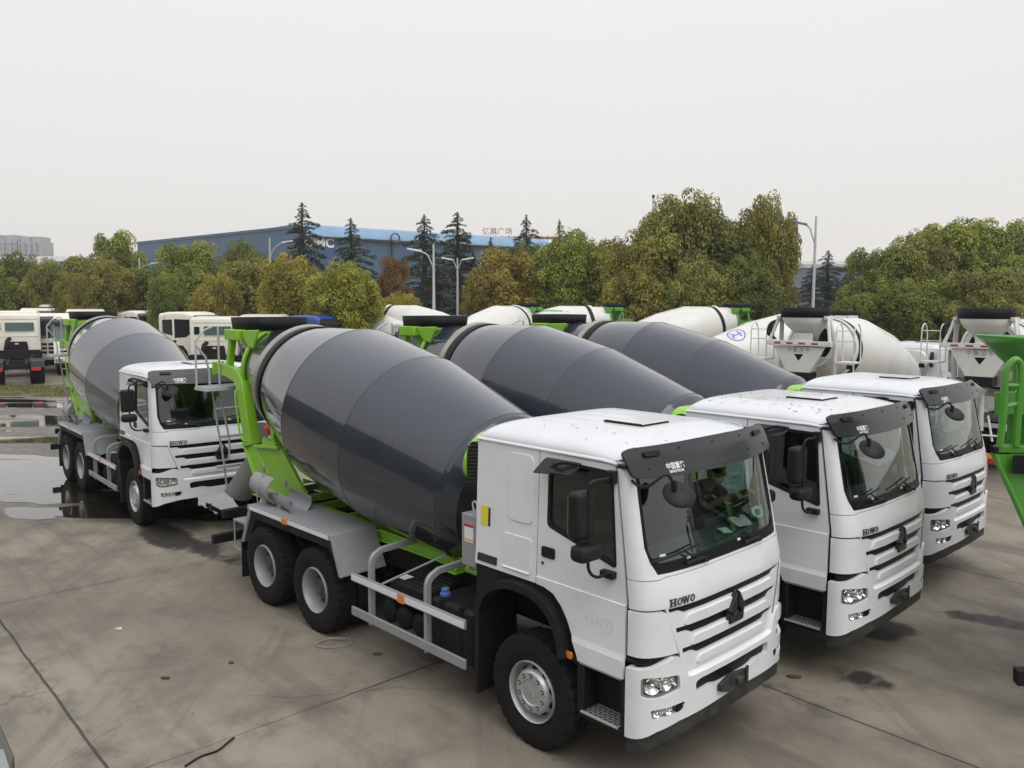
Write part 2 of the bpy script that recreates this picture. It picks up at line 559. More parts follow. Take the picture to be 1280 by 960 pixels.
        for x in (-1.40, -1.08):
            yy = s * 1.125
            g.box(x - .03, x + .03, *sorted((yy, s * .46)), 1.056, 1.068); g.box(x - .03, x + .03, *sorted((yy, yy - s * .01)), .46, 1.06)
        for k in range(5):
            yy = s * (.56 + k * .12); g.box(-1.56, -.92, yy - .015, yy + .015, 1.052, 1.063)
        obj('tank_strap', g, M['dark'], ft, bevel=.004)
        g = G(); g.lathe([(.06, 0), (.06, .03), (.045, .04), (.045, .075), (.035, .085), (0, .085)], 20, Matrix.Translation((-1.5, s * .98, 1.06)))
        obj('filler_cap', g, M['bluecap'], ft, smooth=40)
    # rear under-run bar, lamps, step
    g = G(); g.box(-6.98, -6.88, -1.2, 1.2, .50, .64)
    g.box(-6.9, -6.6, -.5, -.42, .5, .9); g.box(-6.9, -6.6, .42, .5, .5, .9)
    obj('underrun_bar', g, M['dark'], T, bevel=.01)
    for s in (-1, 1):
        g = G(); g.box(-6.78, -6.66, *sorted((s * 1.12, s * .5)), .93, 1.06)
        lb = obj('lamp_bracket', g, M['dark'], T, bevel=.01)
        g = G(); g.box(-6.83, -6.78, *sorted((s * .98, s * .84)), .90, 1.05)
        obj('tail_light', g, M['amber'], lb, bevel=.01)
    g = G()
    g.box(-6.32, -5.94, -1.14, -.84, .985, 1.01)
    g.tube([(-6.30, -1.13, 1.0), (-6.30, -1.13, .62), (-6.26, -1.13, .57), (-6.0, -1.13, .57), (-5.96, -1.13, .62), (-5.96, -1.13, 1.0)], .014, 6)
    obj('rear_step', g, M['silver'], T)


def build_cab(T):
    W = M['white']
    # --- shell
    cab = None
    g = G()
    for s in (-1, 1):
        f = SD(s)
        up = rrect(-.36, .0, 2.16, 2.83, .07)
        g.merge(panel([(-.8, 1.635), (.05, 1.635), (.05, 2.905), (-.8, 2.915)], [], f, -.03, 0, (), ZC))
        # frame over and in front of the door
    # rear wall
    g.prism([(-1.12, 1.2), (1.12, 1.2), (1.10, 2.90), (-1.10, 2.90)], 'x', -.80, -.775)
    # front: cowl and windscreen surround
    H = [(-.99, 1.972), (-1.045, 2.08), (-1.075, 2.20), (-1.075, 2.84), (-1.02, 2.885), (1.02, 2.885), (1.075, 2.84), (1.075, 2.20), (1.045, 2.08), (.99, 1.972)]
    g.merge(panel([(-HW, 1.935), (-.97, 1.935), (-.93, 1.95), (0, 1.955), (.93, 1.95), (.97, 1.935), (HW, 1.935), (HW, 2.91), (-HW, 2.91)], [H], F, -.035, 0, YC, ZC))
    cab = obj('cab_body', g, W, T, smooth=30)
    g = panel([(-HW, 1.69), (HW, 1.69), (HW, 1.927), (.96, 1.927), (.92, 1.943), (0, 1.948), (-.92, 1.943), (-.96, 1.927), (-HW, 1.927)], [], F, -.04, .004, YC, ZC)
    obj('cowl', g, W, T, smooth=30)
    for s in (-1, 1):
        f = SD(s)
        g = panel(rrect(-.345, -.01, 2.17, 2.82, .07), [], f, -.002, .011, (), ZC)
        g.merge(panel(rrect(-.40, -.015, 1.69, 2.03, .03), [], f, -.002, .010, (), ZC))
        obj('pressed_panel', g, W, cab, bevel=.009, seg=3)
        g = panel([(-.76, 1.675), (-.48, 1.675), (-.48, 1.75), (-.76, 1.75)], [], f, .001, .008)
        pl = obj('maker_plate', g, M['letterd'], cab, bevel=.002)
        fu = (lambda u, v, o: (-.62 + u, -(HW + .010), 1.712 + v)) if s < 0 else (lambda u, v, o: (-.62 - u, HW + .010, 1.712 + v))
        obj('lettering', text_g('SINOTRUK', .062, fu, .001), M['letterg'], pl)
        g = panel([(-.73, 2.04), (-.625, 2.04), (-.625, 2.235), (-.73, 2.235)], [], f, .001, .004)
        obj('sticker', g, M['ysticker'], cab)
        g = panel([(-.622, 2.04), (-.595, 2.04), (-.595, 2.225), (-.622, 2.225)], [], f, .001, .004)
        obj('sticker_edge', g, M['letterd'], cab)
        # gutter strip
        g = G(); g.tube([F(s * HW, 2.885, .0)] + [(x, s * HW * tumble(2.9), 2.895) for x in (.8, .4, 0, -.4, -.8)], .017, 8)
        obj('roof_gutter', g, W, cab)
    # --- roof
    g = G(); nu, nv = 40, 30; vs = []
    for j in range(nv + 1):
        v = j / nv
        v = v * v * (3 - 2 * v) * .35 + v * .65
        for i in range(nu + 1):
            u = math.sin(PI / 2 * (2 * i / nu - 1) * .999)
            y0 = u * HW * tumble(2.9)
            xf_ = F(u * HW, 2.9, 0)[0] - .035
            x = -.80 + (xf_ + .80) * v
            e1 = min(1, (1 - abs(u) ** 5.0)) ** .45
            e2 = 1 - max(0, 1 - (x + .80) / .22) ** 4
            e2 = max(e2, 0) ** .5
            e3 = 1 - .62 * max(0, 1 - (xf_ - x) / .62) ** 2
            z = 2.905 + .155 * e1 * e2 * e3
            if abs(u) < .72 and -.45 < x < .05:
                for yr in (-.62, -.31, 0, .31, .62):
                    z += .006 * math.exp(-((y0 - yr) / .05) ** 2)
            vs.append((x, y0, z))
    fs = [(j * (nu + 1) + i, j * (nu + 1) + i + 1, (j + 1) * (nu + 1) + i + 1, (j + 1) * (nu + 1) + i) for j in range(nv) for i in range(nu)]
    g.add(vs, fs)
    roof = obj('roof', g, M['roof'], T, smooth=60)
    g = G(); g.box(.10, .50, -.17, .23, 3.055, 3.078)
    obj('roof_hatch', g, M['roof'], roof, bevel=.012)
    g = G(); g.box(.06, .10, -.21, -.165, 3.062, 3.080); g.box(.10, .50, -.205, -.172, 3.056, 3.080); g.box(.502, .53, -.205, .23, 3.052, 3.074)
    obj('hatch_seal', g, M['slot'], roof)
    # --- doors
    for s in (-1, 1):
        f = SD(s)
        win = rpoly([(.175, 2.20), (1.00, 1.985), (.925, 2.815), (.175, 2.83)], .05, 3)
        out = ARCH_O[::-1] + [(.062, 1.63), (.062, 2.882), (XE(2.875), 2.872), (XE(2.4), 2.4), (XE(1.9), 1.9), (1.112, 1.74), (1.112, 1.06), (.60, 1.06)]
        out = [(.062, 1.632)] + [(p[0] + .012, p[1]) for p in ARCH_O[1:]] + [(.60, 1.065), (1.110, 1.065), (1.110, 1.74), (XE(1.9) - .006, 1.9), (XE(2.4) - .006, 2.4), (XE(2.87) - .006, 2.87), (.062, 2.882)]
        g = panel(out, [win], f, -.03, 0, (), ZC + (1.705, 1.70, 1.275, 1.265, 1.22))
        door = obj('door', g, W, T, smooth=20)
        g = panel(win, [rpoly([(.205, 2.225), (.968, 2.025), (.90, 2.785), (.205, 2.80)], .05, 3)], f, -.028, .004, (), ZC)
        obj('window_frame', g, M['plast'], door)
        g = panel(rpoly([(.20, 2.22), (.972, 2.02), (.905, 2.79), (.20, 2.805)], .05, 3), [], f, -.018, -.015, (), ZC)
        obj('window', g, M['sglass'], door)
        g = panel(rrect(.12, .285, 1.905, 2.005, .02), [], f, -.001, .012)
        h = obj('handle', g, M['plast'], door, bevel=.008)
        g = G(); g.lathe([(.016, 0), (.014, .008), (0, .008)], 12, ax((.135, s * HW, 1.845), (0, s, 0)))
        obj('lock', g, M['letterd'], door)
        # rain deflector with its loop
        g = panel(rpoly([(.10, 2.70), (.52, 2.735), (.62, 2.80), (.58, 2.85), (.20, 2.85)], .03, 3), [], lambda u, v, o: (u, s * (HW + .015 + (2.86 - v) * .5 + o), v), 0, .02)
        obj('window_visor', g, M['visor'], door, bevel=.006)
        g = G(); g.tube(bez([(.30, s * 1.21, 2.80), (.36, s * 1.28, 2.80), (.46, s * 1.27, 2.845), (.56, s * 1.24, 2.85), (.60, s * 1.17, 2.83)], 5), .017, 8)
        obj('grab_loop', g, M['plast'], door)
        # inner lining
        g = panel([(-.79, 1.64), (.05, 1.64), (.60, 1.30), (1.08, 1.30), (1.05, 1.9), (.92, 2.87), (-.79, 2.87)], [win], f, -.06, -.04, (), ZC)
        obj('lining', g, M['liner'], T)
        # mirrors
        g = G()
        g.tube(bez([(.93, s * 1.15, 2.78), (.95, s * 1.25, 2.77), (.945, s * 1.38, 2.775), (.93, s * 1.435, 2.74), (.93, s * 1.44, 2.6), (.93, s * 1.44, 2.2), (.93, s * 1.43, 2.03), (.94, s * 1.34, 1.95), (.95, s * 1.20, 1.955)], 5), .015, 8)
        g.box(.86, 1.0, *sorted((s * 1.14, s * 1.21)), 1.905, 1.965); g.box(.90, .98, *sorted((s * 1.13, s * 1.19)), 2.72, 2.83)
        ma = obj('mirror_arm', g, M['plast'], T, bevel=.008)
        g = G(); g.box(.79, .93, *sorted((s * 1.335, s * 1.565)), 2.285, 2.69)
        mh = obj('mirror', g, M['plast'], T, bevel=.045, seg=4)
        g = G(); g.box(.786, .789, *sorted((s * 1.36, s * 1.54)), 2.32, 2.65)
        obj('mirror_pane', g, M['mglass'], mh)
        g = G(); g.box(.83, 1.00, *sorted((s * 1.32, s * 1.58)), 2.11, 2.25)
        mh = obj('wide_mirror', g, M['plast'], T, bevel=.05, seg=4)
        g = G(); g.box(.826, .829, *sorted((s * 1.36, s * 1.54)), 2.135, 2.23)
        obj('mirror_pane', g, M['mglass'], mh)
        # wheel arch
        g = panel([(-.80, 1.625), (.05, 1.625)] + [(p[0], p[1] - .004) for p in ARCH_O[1:]] + [(.585, 1.0)] + LIP[::-1] + [(-.80, 1.18)], [], lambda u, v, o: (u, s * (HW - .012 + o), v), -.02, 0)
        wa = obj('wheel_arch', g, M['plast'], T)
        g = G()
        g.tube([(p[0], s * 1.175, p[1] + .035) for p in LIP], 1, sect=[(-.075, .045), (.055, .045), (.075, .012), (.075, -.03), (-.075, -.03)] if s < 0 else [(.075, .045), (-.055, .045), (-.075, .012), (-.075, -.03), (.075, -.03)])
        obj('arch_lip', g, M['plast'], wa, smooth=50)
        g = G(); g.box(-.76, -.70, *sorted((s * 1.215, s * .70)), .30, 1.25)
        obj('mud_flap', g, M['plast'], T, bevel=.015)
        g = G(); g.sheet([(p[0] * .99, p[1] - .01) for p in LIP], 'y', *sorted((s * 1.15, s * .62)), .02)
        obj('wheel_housing', g, M['dark'], T)
        # steps
        g = G(); g.box(.575, 1.115, *sorted((s * .96, s * .86)), .56, 1.06); g.box(.575, .66, *sorted((s * 1.16, s * .9)), .58, 1.06)
        g.box(1.075, 1.125, *sorted((s * 1.165, s * .9)), .56, 1.07); g.box(.60, 1.10, *sorted((s * 1.17, s * .9)), .555, .60)
        g.box(.60, 1.115, *sorted((s * 1.155, s * .9)), 1.03, 1.058)
        sb = obj('step_box', g, M['plast'], T, bevel=.01)
        g = G(); g.box(.64, 1.06, *sorted((s * 1.165, s * .95)), .601, .612); g.tube([(.64, s * 1.172, .606), (1.06, s * 1.172, .606)], .014, 8)
        g.cm = 1
        for i in range(5):
            for k in range(7):
                x = .67 + k * .057 + (.02 if i % 2 else 0); y = s * (1.145 - i * .036)
                g.box(x - .02, x + .02, y - .007, y + .007, .6125, .6145)
        st_ = g; g = G(); g.tube([(.62, s * 1.168, 1.05), (1.08, s * 1.168, 1.05)], .012, 8); g.cm = 1
        for k in range(4): g.box(.66 + k * .1, .73 + k * .1, *sorted((s * 1.14, s * 1.10)), 1.0585, 1.0605)
        obj('step_tread', g, [M['alloy'], M['slot']], sb); obj('step_tread', st_, [M['alloy'], M['slot']], sb)
        g = panel(rrect(.45, .55, 1.065, 1.125, .015), [], lambda u, v, o: (u, s * (HW + .035 + o), v), 0, .02)
        obj('side_marker', g, M['amber'], T, bevel=.006)
        # corner panels
        if s < 0:
            cp = [(-HW, 1.285), (-.815, 1.285), (-.945, 1.655), (-.98, 1.672), (-HW, 1.672)]
        else:
            cp = [(HW, 1.672), (.98, 1.672), (.945, 1.655), (.815, 1.285), (HW, 1.285)]
        g = panel(cp, [], F, -.03, .012, YC, (1.40, 1.55))
        obj('corner_panel', g, W, T, smooth=30, bevel=.012, seg=3)
        g = panel([(s * .73, 1.18), (s * 1.15, 1.18), (s * 1.15, 1.30), (s * .80, 1.30)], [], F, -.05, -.025, YC)
        obj('indicator', g, M['slot'], T)
        g = G(); g.tube([F(s * .955, 1.68, .004), F(s * .885, 1.48, .006), F(s * .745, 1.13, .006)], .006, 6)
        obj('seam_trim', g, M['letterg'], T)
    # pen marks on the right hand door
    fm = lambda u, v, o: (.80 + u, -(HW + .0135), 1.47 + v - u * .02)
    obj('pen_marks', text_g('3 2 5', .085, lambda u, v, o: fm(u - .05, v, o), 0, bold=-.002).merge(text_g('8', .075, lambda u, v, o: fm(u + .115, v, o), 0, bold=-.002)).tube([fm(.115 + .062 * math.cos(2 * PI * k / 24), .068 * math.sin(2 * PI * k / 24), 0) for k in range(24)], .0016, 5, closed=True), M['chalk'], T)
    # --- windscreen
    g = panel([(p[0] * .998, p[1]) for p in H], [rpoly([(-.96, 2.055), (-1.035, 2.13), (-1.045, 2.22), (-1.045, 2.85), (1.045, 2.85), (1.045, 2.22), (1.035, 2.13), (.96, 2.055), (0, 2.062)], .05, 3)], F, -.022, -.010, YC, ZC)
    obj('windscreen_edge', g, M['slot'], T)
    g = panel([(p[0] * .99, p[1] + (.01 if p[1] < 2.3 else -.01)) for p in H], [], F, -.031, -.027, YC, ZC)
    ws = obj('windscreen', g, M['glass'], T, smooth=60)
    for (y0, y1, y2) in ((-.24, -.62, -1.0), (.62, .30, -.12)):
        g = G()
        pts = [F(y1 + .23, 1.995, .03), F(y1 + .02, 2.075, .025), F(y1 - .06, 2.13, .02)]
        g.tube(pts, .010, 6)
        b0, b1 = (y1 - .42, 2.085), (y1 + .16, 2.15)
        g.tube([F(b0[0] + (b1[0] - b0[0]) * t, b0[1] + (b1[1] - b0[1]) * t, .014) for t in (0, .2, .4, .6, .8, 1)], .009, 6)
        g.tube([F(y1 - .05, 2.02, .012), F(y1 + .06, 2.035, .03), F(y1 + .18, 2.03, .03), F(y1 + .23, 1.99, .012)], .016, 6)
        obj('wiper', g, M['plast'], ws)
    g = panel([(-.93, 2.105), (-.865, 2.105), (-.865, 2.125), (-.93, 2.125)], [], F, -.0265, -.025)
    for (y, z) in ((-.63, 2.045), (.17, 2.05)):
        g.merge(panel([(y, z), (y + .05, z), (y + .05, z + .02), (y, z + .02)], [], F, -.009, -.006))
    obj('sticker', g, M['wsticker'], ws)
    # --- sun visor
    def V(y, z, off=0.0):
        a = abs(y) / HW; n = Vector((1, .22 * y / HW / HW, .4)).normalized() * off
        return (1.122 + .142 * (1 - a ** 2.4) - .48 * (z - 2.785) - max(0, z - 2.93) * .2 + n.x, y + n.y, z + n.z)
    vo = rpoly([(-1.125, 2.785), (-.6, 2.762), (0, 2.755), (.6, 2.762), (1.125, 2.785), (1.145, 2.99), (1.06, 3.015), (0, 3.025), (-1.06, 3.015), (-1.145, 2.99)], .05, 3)
    g = panel(vo, [], V, -.012, .012, YC, (2.80, 2.86, 2.90, 2.915, 2.93, 2.97))
    vz = obj('sun_visor', g, M['visor'], T, smooth=35)
    g = G()
    for y in (-.93, -.55, 0, .55, .93):
        for z in ((2.845,) if y else ()):
            g.lathe([(.012, 0), (.010, .008), (0, .008)], 8, ax(V(y, z, .012), (1, 0, .4)))
        g.lathe([(.012, 0), (.010, .008), (0, .008)], 8, ax(V(y * .9, 2.975, .012), (1, 0, .4)))
    obj('bolt', g, M['letterd'], vz)
    for y in (-.86, .86):
        g = panel(rrect(y - .09, y + .09, 2.935, 2.975, .015), [], V, .010, .035)
        obj('marker_light', g, M['slot'], vz, bevel=.006)
    g = G()
    for y in (-.9, -.45, 0, .45, .9):
        p = V(y, 3.0, -.01); q = F(y, 2.9, 0)
        g.tube([(p[0], p[1], p[2] - .02), (p[0] - .09, p[1], p[2] - .01), (q[0] - .10, q[1], 2.97)], .016, 6)
    for s in (-1, 1):
        p = V(s * 1.13, 2.88, -.01); g.tube([p, (p[0] - .10, s * 1.11, 2.87)], .02, 6)
    obj('visor_bracket', g, M['plast'], vz)
    obj('lettering', text_g('中国重汽', .056, lambda u, v, o: V(-.64 + u, 2.838 + v, o), .016, bold=.001).merge(text_g('SINOTRUK', .030, lambda u, v, o: V(-.64 + u * 1.22, 2.797 + v, o), .016, bold=.0008)), M['letterw'], vz)
    # kerb mirror on its arm
    g = G(); g.tube(bez([(1.10, -1.09, 2.76), (1.22, -1.13, 2.73), (1.30, -1.10, 2.76), (1.36, -1.03, 2.83), (1.39, -.98, 2.83), (1.41, -.94, 2.76)], 5), .014, 8)
    g.box(1.395, 1.435, -.955, -.92, 2.70, 2.79)
    km = obj('kerb_mirror', g, M['plast'], T, bevel=.008)
    g = G(); g.lathe([(0, .03), (.07, .024), (.128, .004), (.140, -.012), (.132, -.02), (0, -.02)], 28, ax((1.44, -.895, 2.675), (.58, -.42, .88)))
    obj('mirror_shell', g, M['plast'], km, smooth=50)
    # --- grille
    def bandslot(z0, z1, yl, yr, ys, dz, gap=None):
        """thin at both ends, deeper between the steps"""
        p = [(-yl, z1), (-yl + .012, z0 + .005), (-ys - .05, z0 + .008), (-ys - .012, z0 - .004), (-ys + .02, z0 - dz), (ys - .02, z0 - dz), (ys + .012, z0 - .004), (ys + .05, z0 + .008), (yl - .012, z0 + .005), (yl, z1)]
        return p
    s1 = bandslot(1.638, 1.690, .925, 0, .76, .020)
    s2 = bandslot(1.442, 1.500, .838, 0, .66, .026)
    s3 = bandslot(1.246, 1.303, .758, 0, .58, .026)
    gl = [(-.952, 1.692), (.952, 1.692), (.94, 1.655), (.725, 1.085), (-.725, 1.085), (-.94, 1.655)]
    s1 = [(p[0], min(p[1], 1.684)) for p in s1]
    g = panel(gl, [s1, s2, s3], F, -.03, .0, YC + [-.78, -.7, -.6, .6, .7, .78], ())
    gr = obj('grille', g, W, T, smooth=30)
    g = panel([(-.93, 1.68), (.93, 1.68), (.72, 1.12), (-.72, 1.12)], [], F, -.045, -.020, YC)
    obj('grille_backing', g, M['slot'], gr)
    for (zb, zt, y0) in ((1.510, 1.596, .74), (1.314, 1.392, .65), (1.130, 1.196, .57)):
        # raised bars with a hollow face
        g = panel(rpoly([(-y0, zb), (y0, zb), (y0 - .035, zt), (-y0 + .035, zt)], .02, 3), [], F, -.01, .020, YC)
        obj('grille_bar', g, W, gr, smooth=30, bevel=.012, seg=3)
    # emblem
    g = G(); X0 = F(0, 1.5)[0]
    def em(pts, d0, d1, k=.85):
        cy = sum(p[0] for p in pts) / len(pts); cz = sum(p[1] for p in pts) / len(pts)
        g.hexa([(X0 + d0, p[0], p[1]) for p in pts], [(X0 + d1, cy + (p[0] - cy) * k, cz + (p[1] - cz) * k) for p in pts])
    em([(-.135, 1.475), (-.02, 1.655), (-.012, 1.50), (-.07, 1.43)], .0, .050)
    em([(.135, 1.475), (.02, 1.655), (.012, 1.50), (.07, 1.43)], .0, .050)
    em([(-.135, 1.465), (-.065, 1.42), (0, 1.475), (.065, 1.42), (.135, 1.465), (.12, 1.35), (-.12, 1.35)], .0, .042)
    obj('emblem', g, M['visor'], gr, bevel=.004)
    g = G()
    def strip(pts):
        q = [F(-.76 + a, 1.733 + b, .011) for a, b in pts]; g.add(q, [tuple(range(len(q)))])
    def stroke(a, b, w):
        d = Vector((b[0] - a[0], b[1] - a[1])).normalized(); n_ = Vector((-d.y, d.x)) * w / 2
        strip([(a[0] + n_.x, a[1] + n_.y), (b[0] + n_.x, b[1] + n_.y), (b[0] - n_.x, b[1] - n_.y), (a[0] - n_.x, a[1] - n_.y)])
    def oval(cx, rx, ry, wx, wy):
        for k in range(16):
            a, b = 2 * PI * k / 16, 2 * PI * (k + 1) / 16
            strip([(cx + rx * math.cos(a), ry * math.sin(a)), (cx + rx * math.cos(b), ry * math.sin(b)), (cx + (rx - wx) * math.cos(b), (ry - wy) * math.sin(b)), (cx + (rx - wx) * math.cos(a), (ry - wy) * math.sin(a))])
    h = .033
    for cx in (-.140, -.098): stroke((cx, -h), (cx, h), .018); stroke((cx - .018, h - .005), (cx + .018, h - .005), .011); stroke((cx - .018, -h + .005), (cx + .018, -h + .005), .011)
    stroke((-.14, 0), (-.098, 0), .012)
    oval(-.047, .030, h, .016, .009)
    for a_, b_ in (((-.008, h), (.008, -h)), ((.008, -h), (.028, h)), ((.028, h), (.046, -h)), ((.046, -h), (.064, h))): stroke(a_, b_, .014)
    stroke((-.018, h - .005), (.012, h - .005), .010); stroke((.05, h - .005), (.076, h - .005), .010)
    oval(.108, .030, h, .016, .009)
    obj('lettering', g, M['letterd'], T, smooth=0)
    # --- bumper
    top = [(HW, 1.185), (1.07, 1.20), (.97, 1.235), (.88, 1.265), (.80, 1.245), (.735, 1.16), (.71, 1.06), (.66, 1.045)]
    bot = [(-HW, .575), (-1.03, .645), (-.81, .69), (0, .72), (.81, .69), (1.03, .645), (HW, .575)]
    outl = bot + top + [(-p[0], p[1]) for p in reversed(top)]
    hl = rpoly([(-1.125, 1.125), (-1.125, .945), (-1.03, .93), (-.80, .965), (-.82, 1.10), (-.97, 1.115)], .03, 3)
    fg = rpoly([(-1.075, .842), (-.88, .842), (-.74, .85), (-.77, .78), (-.89, .757), (-1.06, .757)], .025, 3)
    op = rpoly([(-.615, .975), (-.60, .872), (-.38, .885), (-.25, .855), (.25, .855), (.38, .885), (.60, .872), (.615, .975), (.55, .995), (-.55, .995)], .03, 3)
    g = panel(outl, [hl, flip(hl), fg, flip(fg), op], F, -.05, .035, YC + [-.7, -.6, .6, .7], (.72, 1.05))
    bp = obj('bumper', g, W, T, smooth=28, bevel=.010)
    g = panel([(-.72, 1.045), (.72, 1.045), (.725, 1.09), (-.725, 1.09)], [], lambda u, v, o: F(u, v, .03 + o - (v - 1.045) * 1.2), -.02, 0, YC)
    obj('bumper_ledge', g, W, bp, smooth=30)
    g = panel([(-.62, .85), (.62, .85), (.63, 1.0), (-.63, 1.0)], [], F, -.035, -.012, YC)
    obj('intake_backing', g, M['slot'], bp)
    # light frame round the headlight recess
    for s in (-1, 1):
        h = hl if s < 0 else flip(hl); fo = fg if s < 0 else flip(fg)
        g = panel([(s * 1.15, .92), (s * .78, .92), (s * .78, 1.14), (s * 1.15, 1.14)], [], F, -.075, -.055, YC)
        hd = obj('headlight', g, M['hlback'], T)
        g = G(); r2 = random.Random(5)
        for (y, z, r) in ((1.05, 1.03, .068), (.93, 1.035, .062), (.85, 1.03, .045)):
            d = Vector(F(s * y, z, -.055)); nrm = Vector(F(s * y, z, .1)) - Vector(F(s * y, z, 0)); nrm.normalize()
            g.lathe([(0, .01), (r * .35, .012), (r * .8, .035), (r * 1.05, .055), (r * 1.15, .05), (r * 1.2, 0)], 20, ax(d, nrm))
            g.ball(d + nrm * .035, r * .38, 10, 6)
        for k in range(26):
            y = s * r2.uniform(.82, 1.12); z = r2.uniform(.95, 1.11)
            p = Vector(F(y, z, -.045)); q = .008 + r2.random() * .014
            g.ball(p, q, 6, 4)
        obj('reflector', g, M['chrome'], hd, smooth=40)
        g = panel([(p[0] * .999, p[1]) for p in h], [[(s * 1.0 * -1 * -1 * 0 + (p[0] - s * .96) * .93 + s * .96, (p[1] - 1.025) * .88 + 1.025) for p in h]], F, -.02, .008, YC)
        obj('light_frame', g, M['letterg'], hd)
        g = panel([((p[0] - s * .96) * .97 + s * .96, (p[1] - 1.025) * .95 + 1.025) for p in h], [], F, -.006, -.003, YC)
        obj('lens', g, M['lens'], hd)
        g = panel([(s * 1.10, .745), (s * .72, .745), (s * .72, .86), (s * 1.10, .86)], [], F, -.03, -.015, YC)
        fl = obj('fog_light', g, M['slot'], T)
        g = G()
        for y in (1.02, .91):
            d = Vector(F(s * y, .80, -.012)); nrm = (Vector(F(s * y, .8, .1)) - Vector(F(s * y, .8, 0))).normalized()
            g.lathe([(0, .01), (.02, .014), (.036, .034), (.042, .03), (.043, 0)], 16, ax(d, nrm)); g.ball(d + nrm * .03, .014, 8, 5)
        g.merge(panel([(s * 1.065, .76), (s * .855, .76), (s * .855, .84), (s * 1.065, .84)], [], F, -.014, -.008, YC))
        obj('reflector', g, M['chrome'], fl, smooth=40)
        g = panel([(s * 1.07, .762), (s * .845, .762), (s * .845, .838), (s * 1.07, .838)], [], F, .022, .025, YC)
        obj('lens', g, M['lens'], fl)
        g = panel(rpoly([(s * .838, .768), (s * .79, .775), (s * .735, .80), (s * .79, .812), (s * .74, .835), (s * .838, .838)], .008, 2), [], F, -.012, .030, YC)
        obj('grille_insert', g, M['slot'], fl)
    g = panel([(-HW, .44), (-1.0, .52), (-.6, .57), (.6, .57), (1.0, .52), (HW, .44), (HW, .572), (1.03, .642), (.81, .687), (0, .717), (-.81, .687), (-1.03, .642), (-HW, .572)], [], F, -.04, .018, YC)
    obj('lower_valance', g, M['valance'], T, bevel=.008)
    g = G(); XB = F(0, .8)[0]
    g.prism([(-.30, .80), (-.13, .74), (.17, .74), (.17, .87), (-.13, .91), (-.30, .86)], 'x', XB + .035, XB + .075)
    g.box(XB - .02, XB + .11, -.06, .04, .80, .86); g.box(XB + .075, XB + .095, .10, .14, .75, .92)
    obj('tow_plate', g, M['valance'], T, bevel=.008)
    # --- inside the cab
    g = G()
    g.box(-.76, -.74, -1.06, 1.06, 1.30, 2.86); g.box(-.76, 1.0, -1.07, 1.07, 2.84, 2.87); g.box(-.76, 1.25, -1.07, 1.07, 1.45, 1.50)
    g.box(-.72, -.25, -1.0, 1.0, 1.5, 1.95)
    obj('cab_lining', g, M['liner'], T)
    g = G(); g.hexa([(.78, -1.06, 1.5), (.78, 1.06, 1.5), (1.38, .8, 1.5), (1.38, -.8, 1.5)], [(.92, -1.05, 2.07), (.92, 1.05, 2.07), (1.28, .82, 2.05), (1.28, -.82, 2.05)])
    g.box(.80, .95, .30, .98, 1.95, 2.15)
    da = obj('dashboard', g, M['dash'], T, bevel=.03, seg=3)
    for y in (-.58, .58):
        g = G(); g.box(-.05, .45, y - .26, y + .26, 1.72, 1.88)
        g.hexa([(-.20, y - .26, 1.85), (-.20, y + .26, 1.85), (-.06, y + .26, 1.85), (-.06, y - .26, 1.85)], [(-.36, y - .22, 2.52), (-.36, y + .22, 2.52), (-.25, y + .22, 2.52), (-.25, y - .22, 2.52)])
        g.box(-.38, -.28, y - .14, y + .14, 2.54, 2.72); g.box(-.05, .35, y - .2, y + .2, 1.5, 1.74)
        st = obj('seat', g, M['seat'], T, bevel=.05, seg=3); st.location.x = .26 if y > 0 else .1
    g = G(); c = Vector((.98, .70, 2.20)); Mw = ax(c, (-.60, 0, .80))
    g.tube([Mw @ Vector((.22 * math.cos(2 * PI * k / 32), .22 * math.sin(2 * PI * k / 32), 0)) for k in range(32)], .016, 8, closed=True)
    for a in (0, 120, 240):
        g.tube([Mw @ Vector((0, 0, -.03)), Mw @ Vector((.22 * math.cos(R(a + 30)), .22 * math.sin(R(a + 30)), 0))], .014, 6)
    g.lathe([(0, -.01), (.07, -.015), (.08, -.04), (0, -.05)], 16, Mw); g.tube([c, c + Vector((.25, 0, -.38))], .03, 8)
    obj('steering_wheel', g, M['slot'], T)


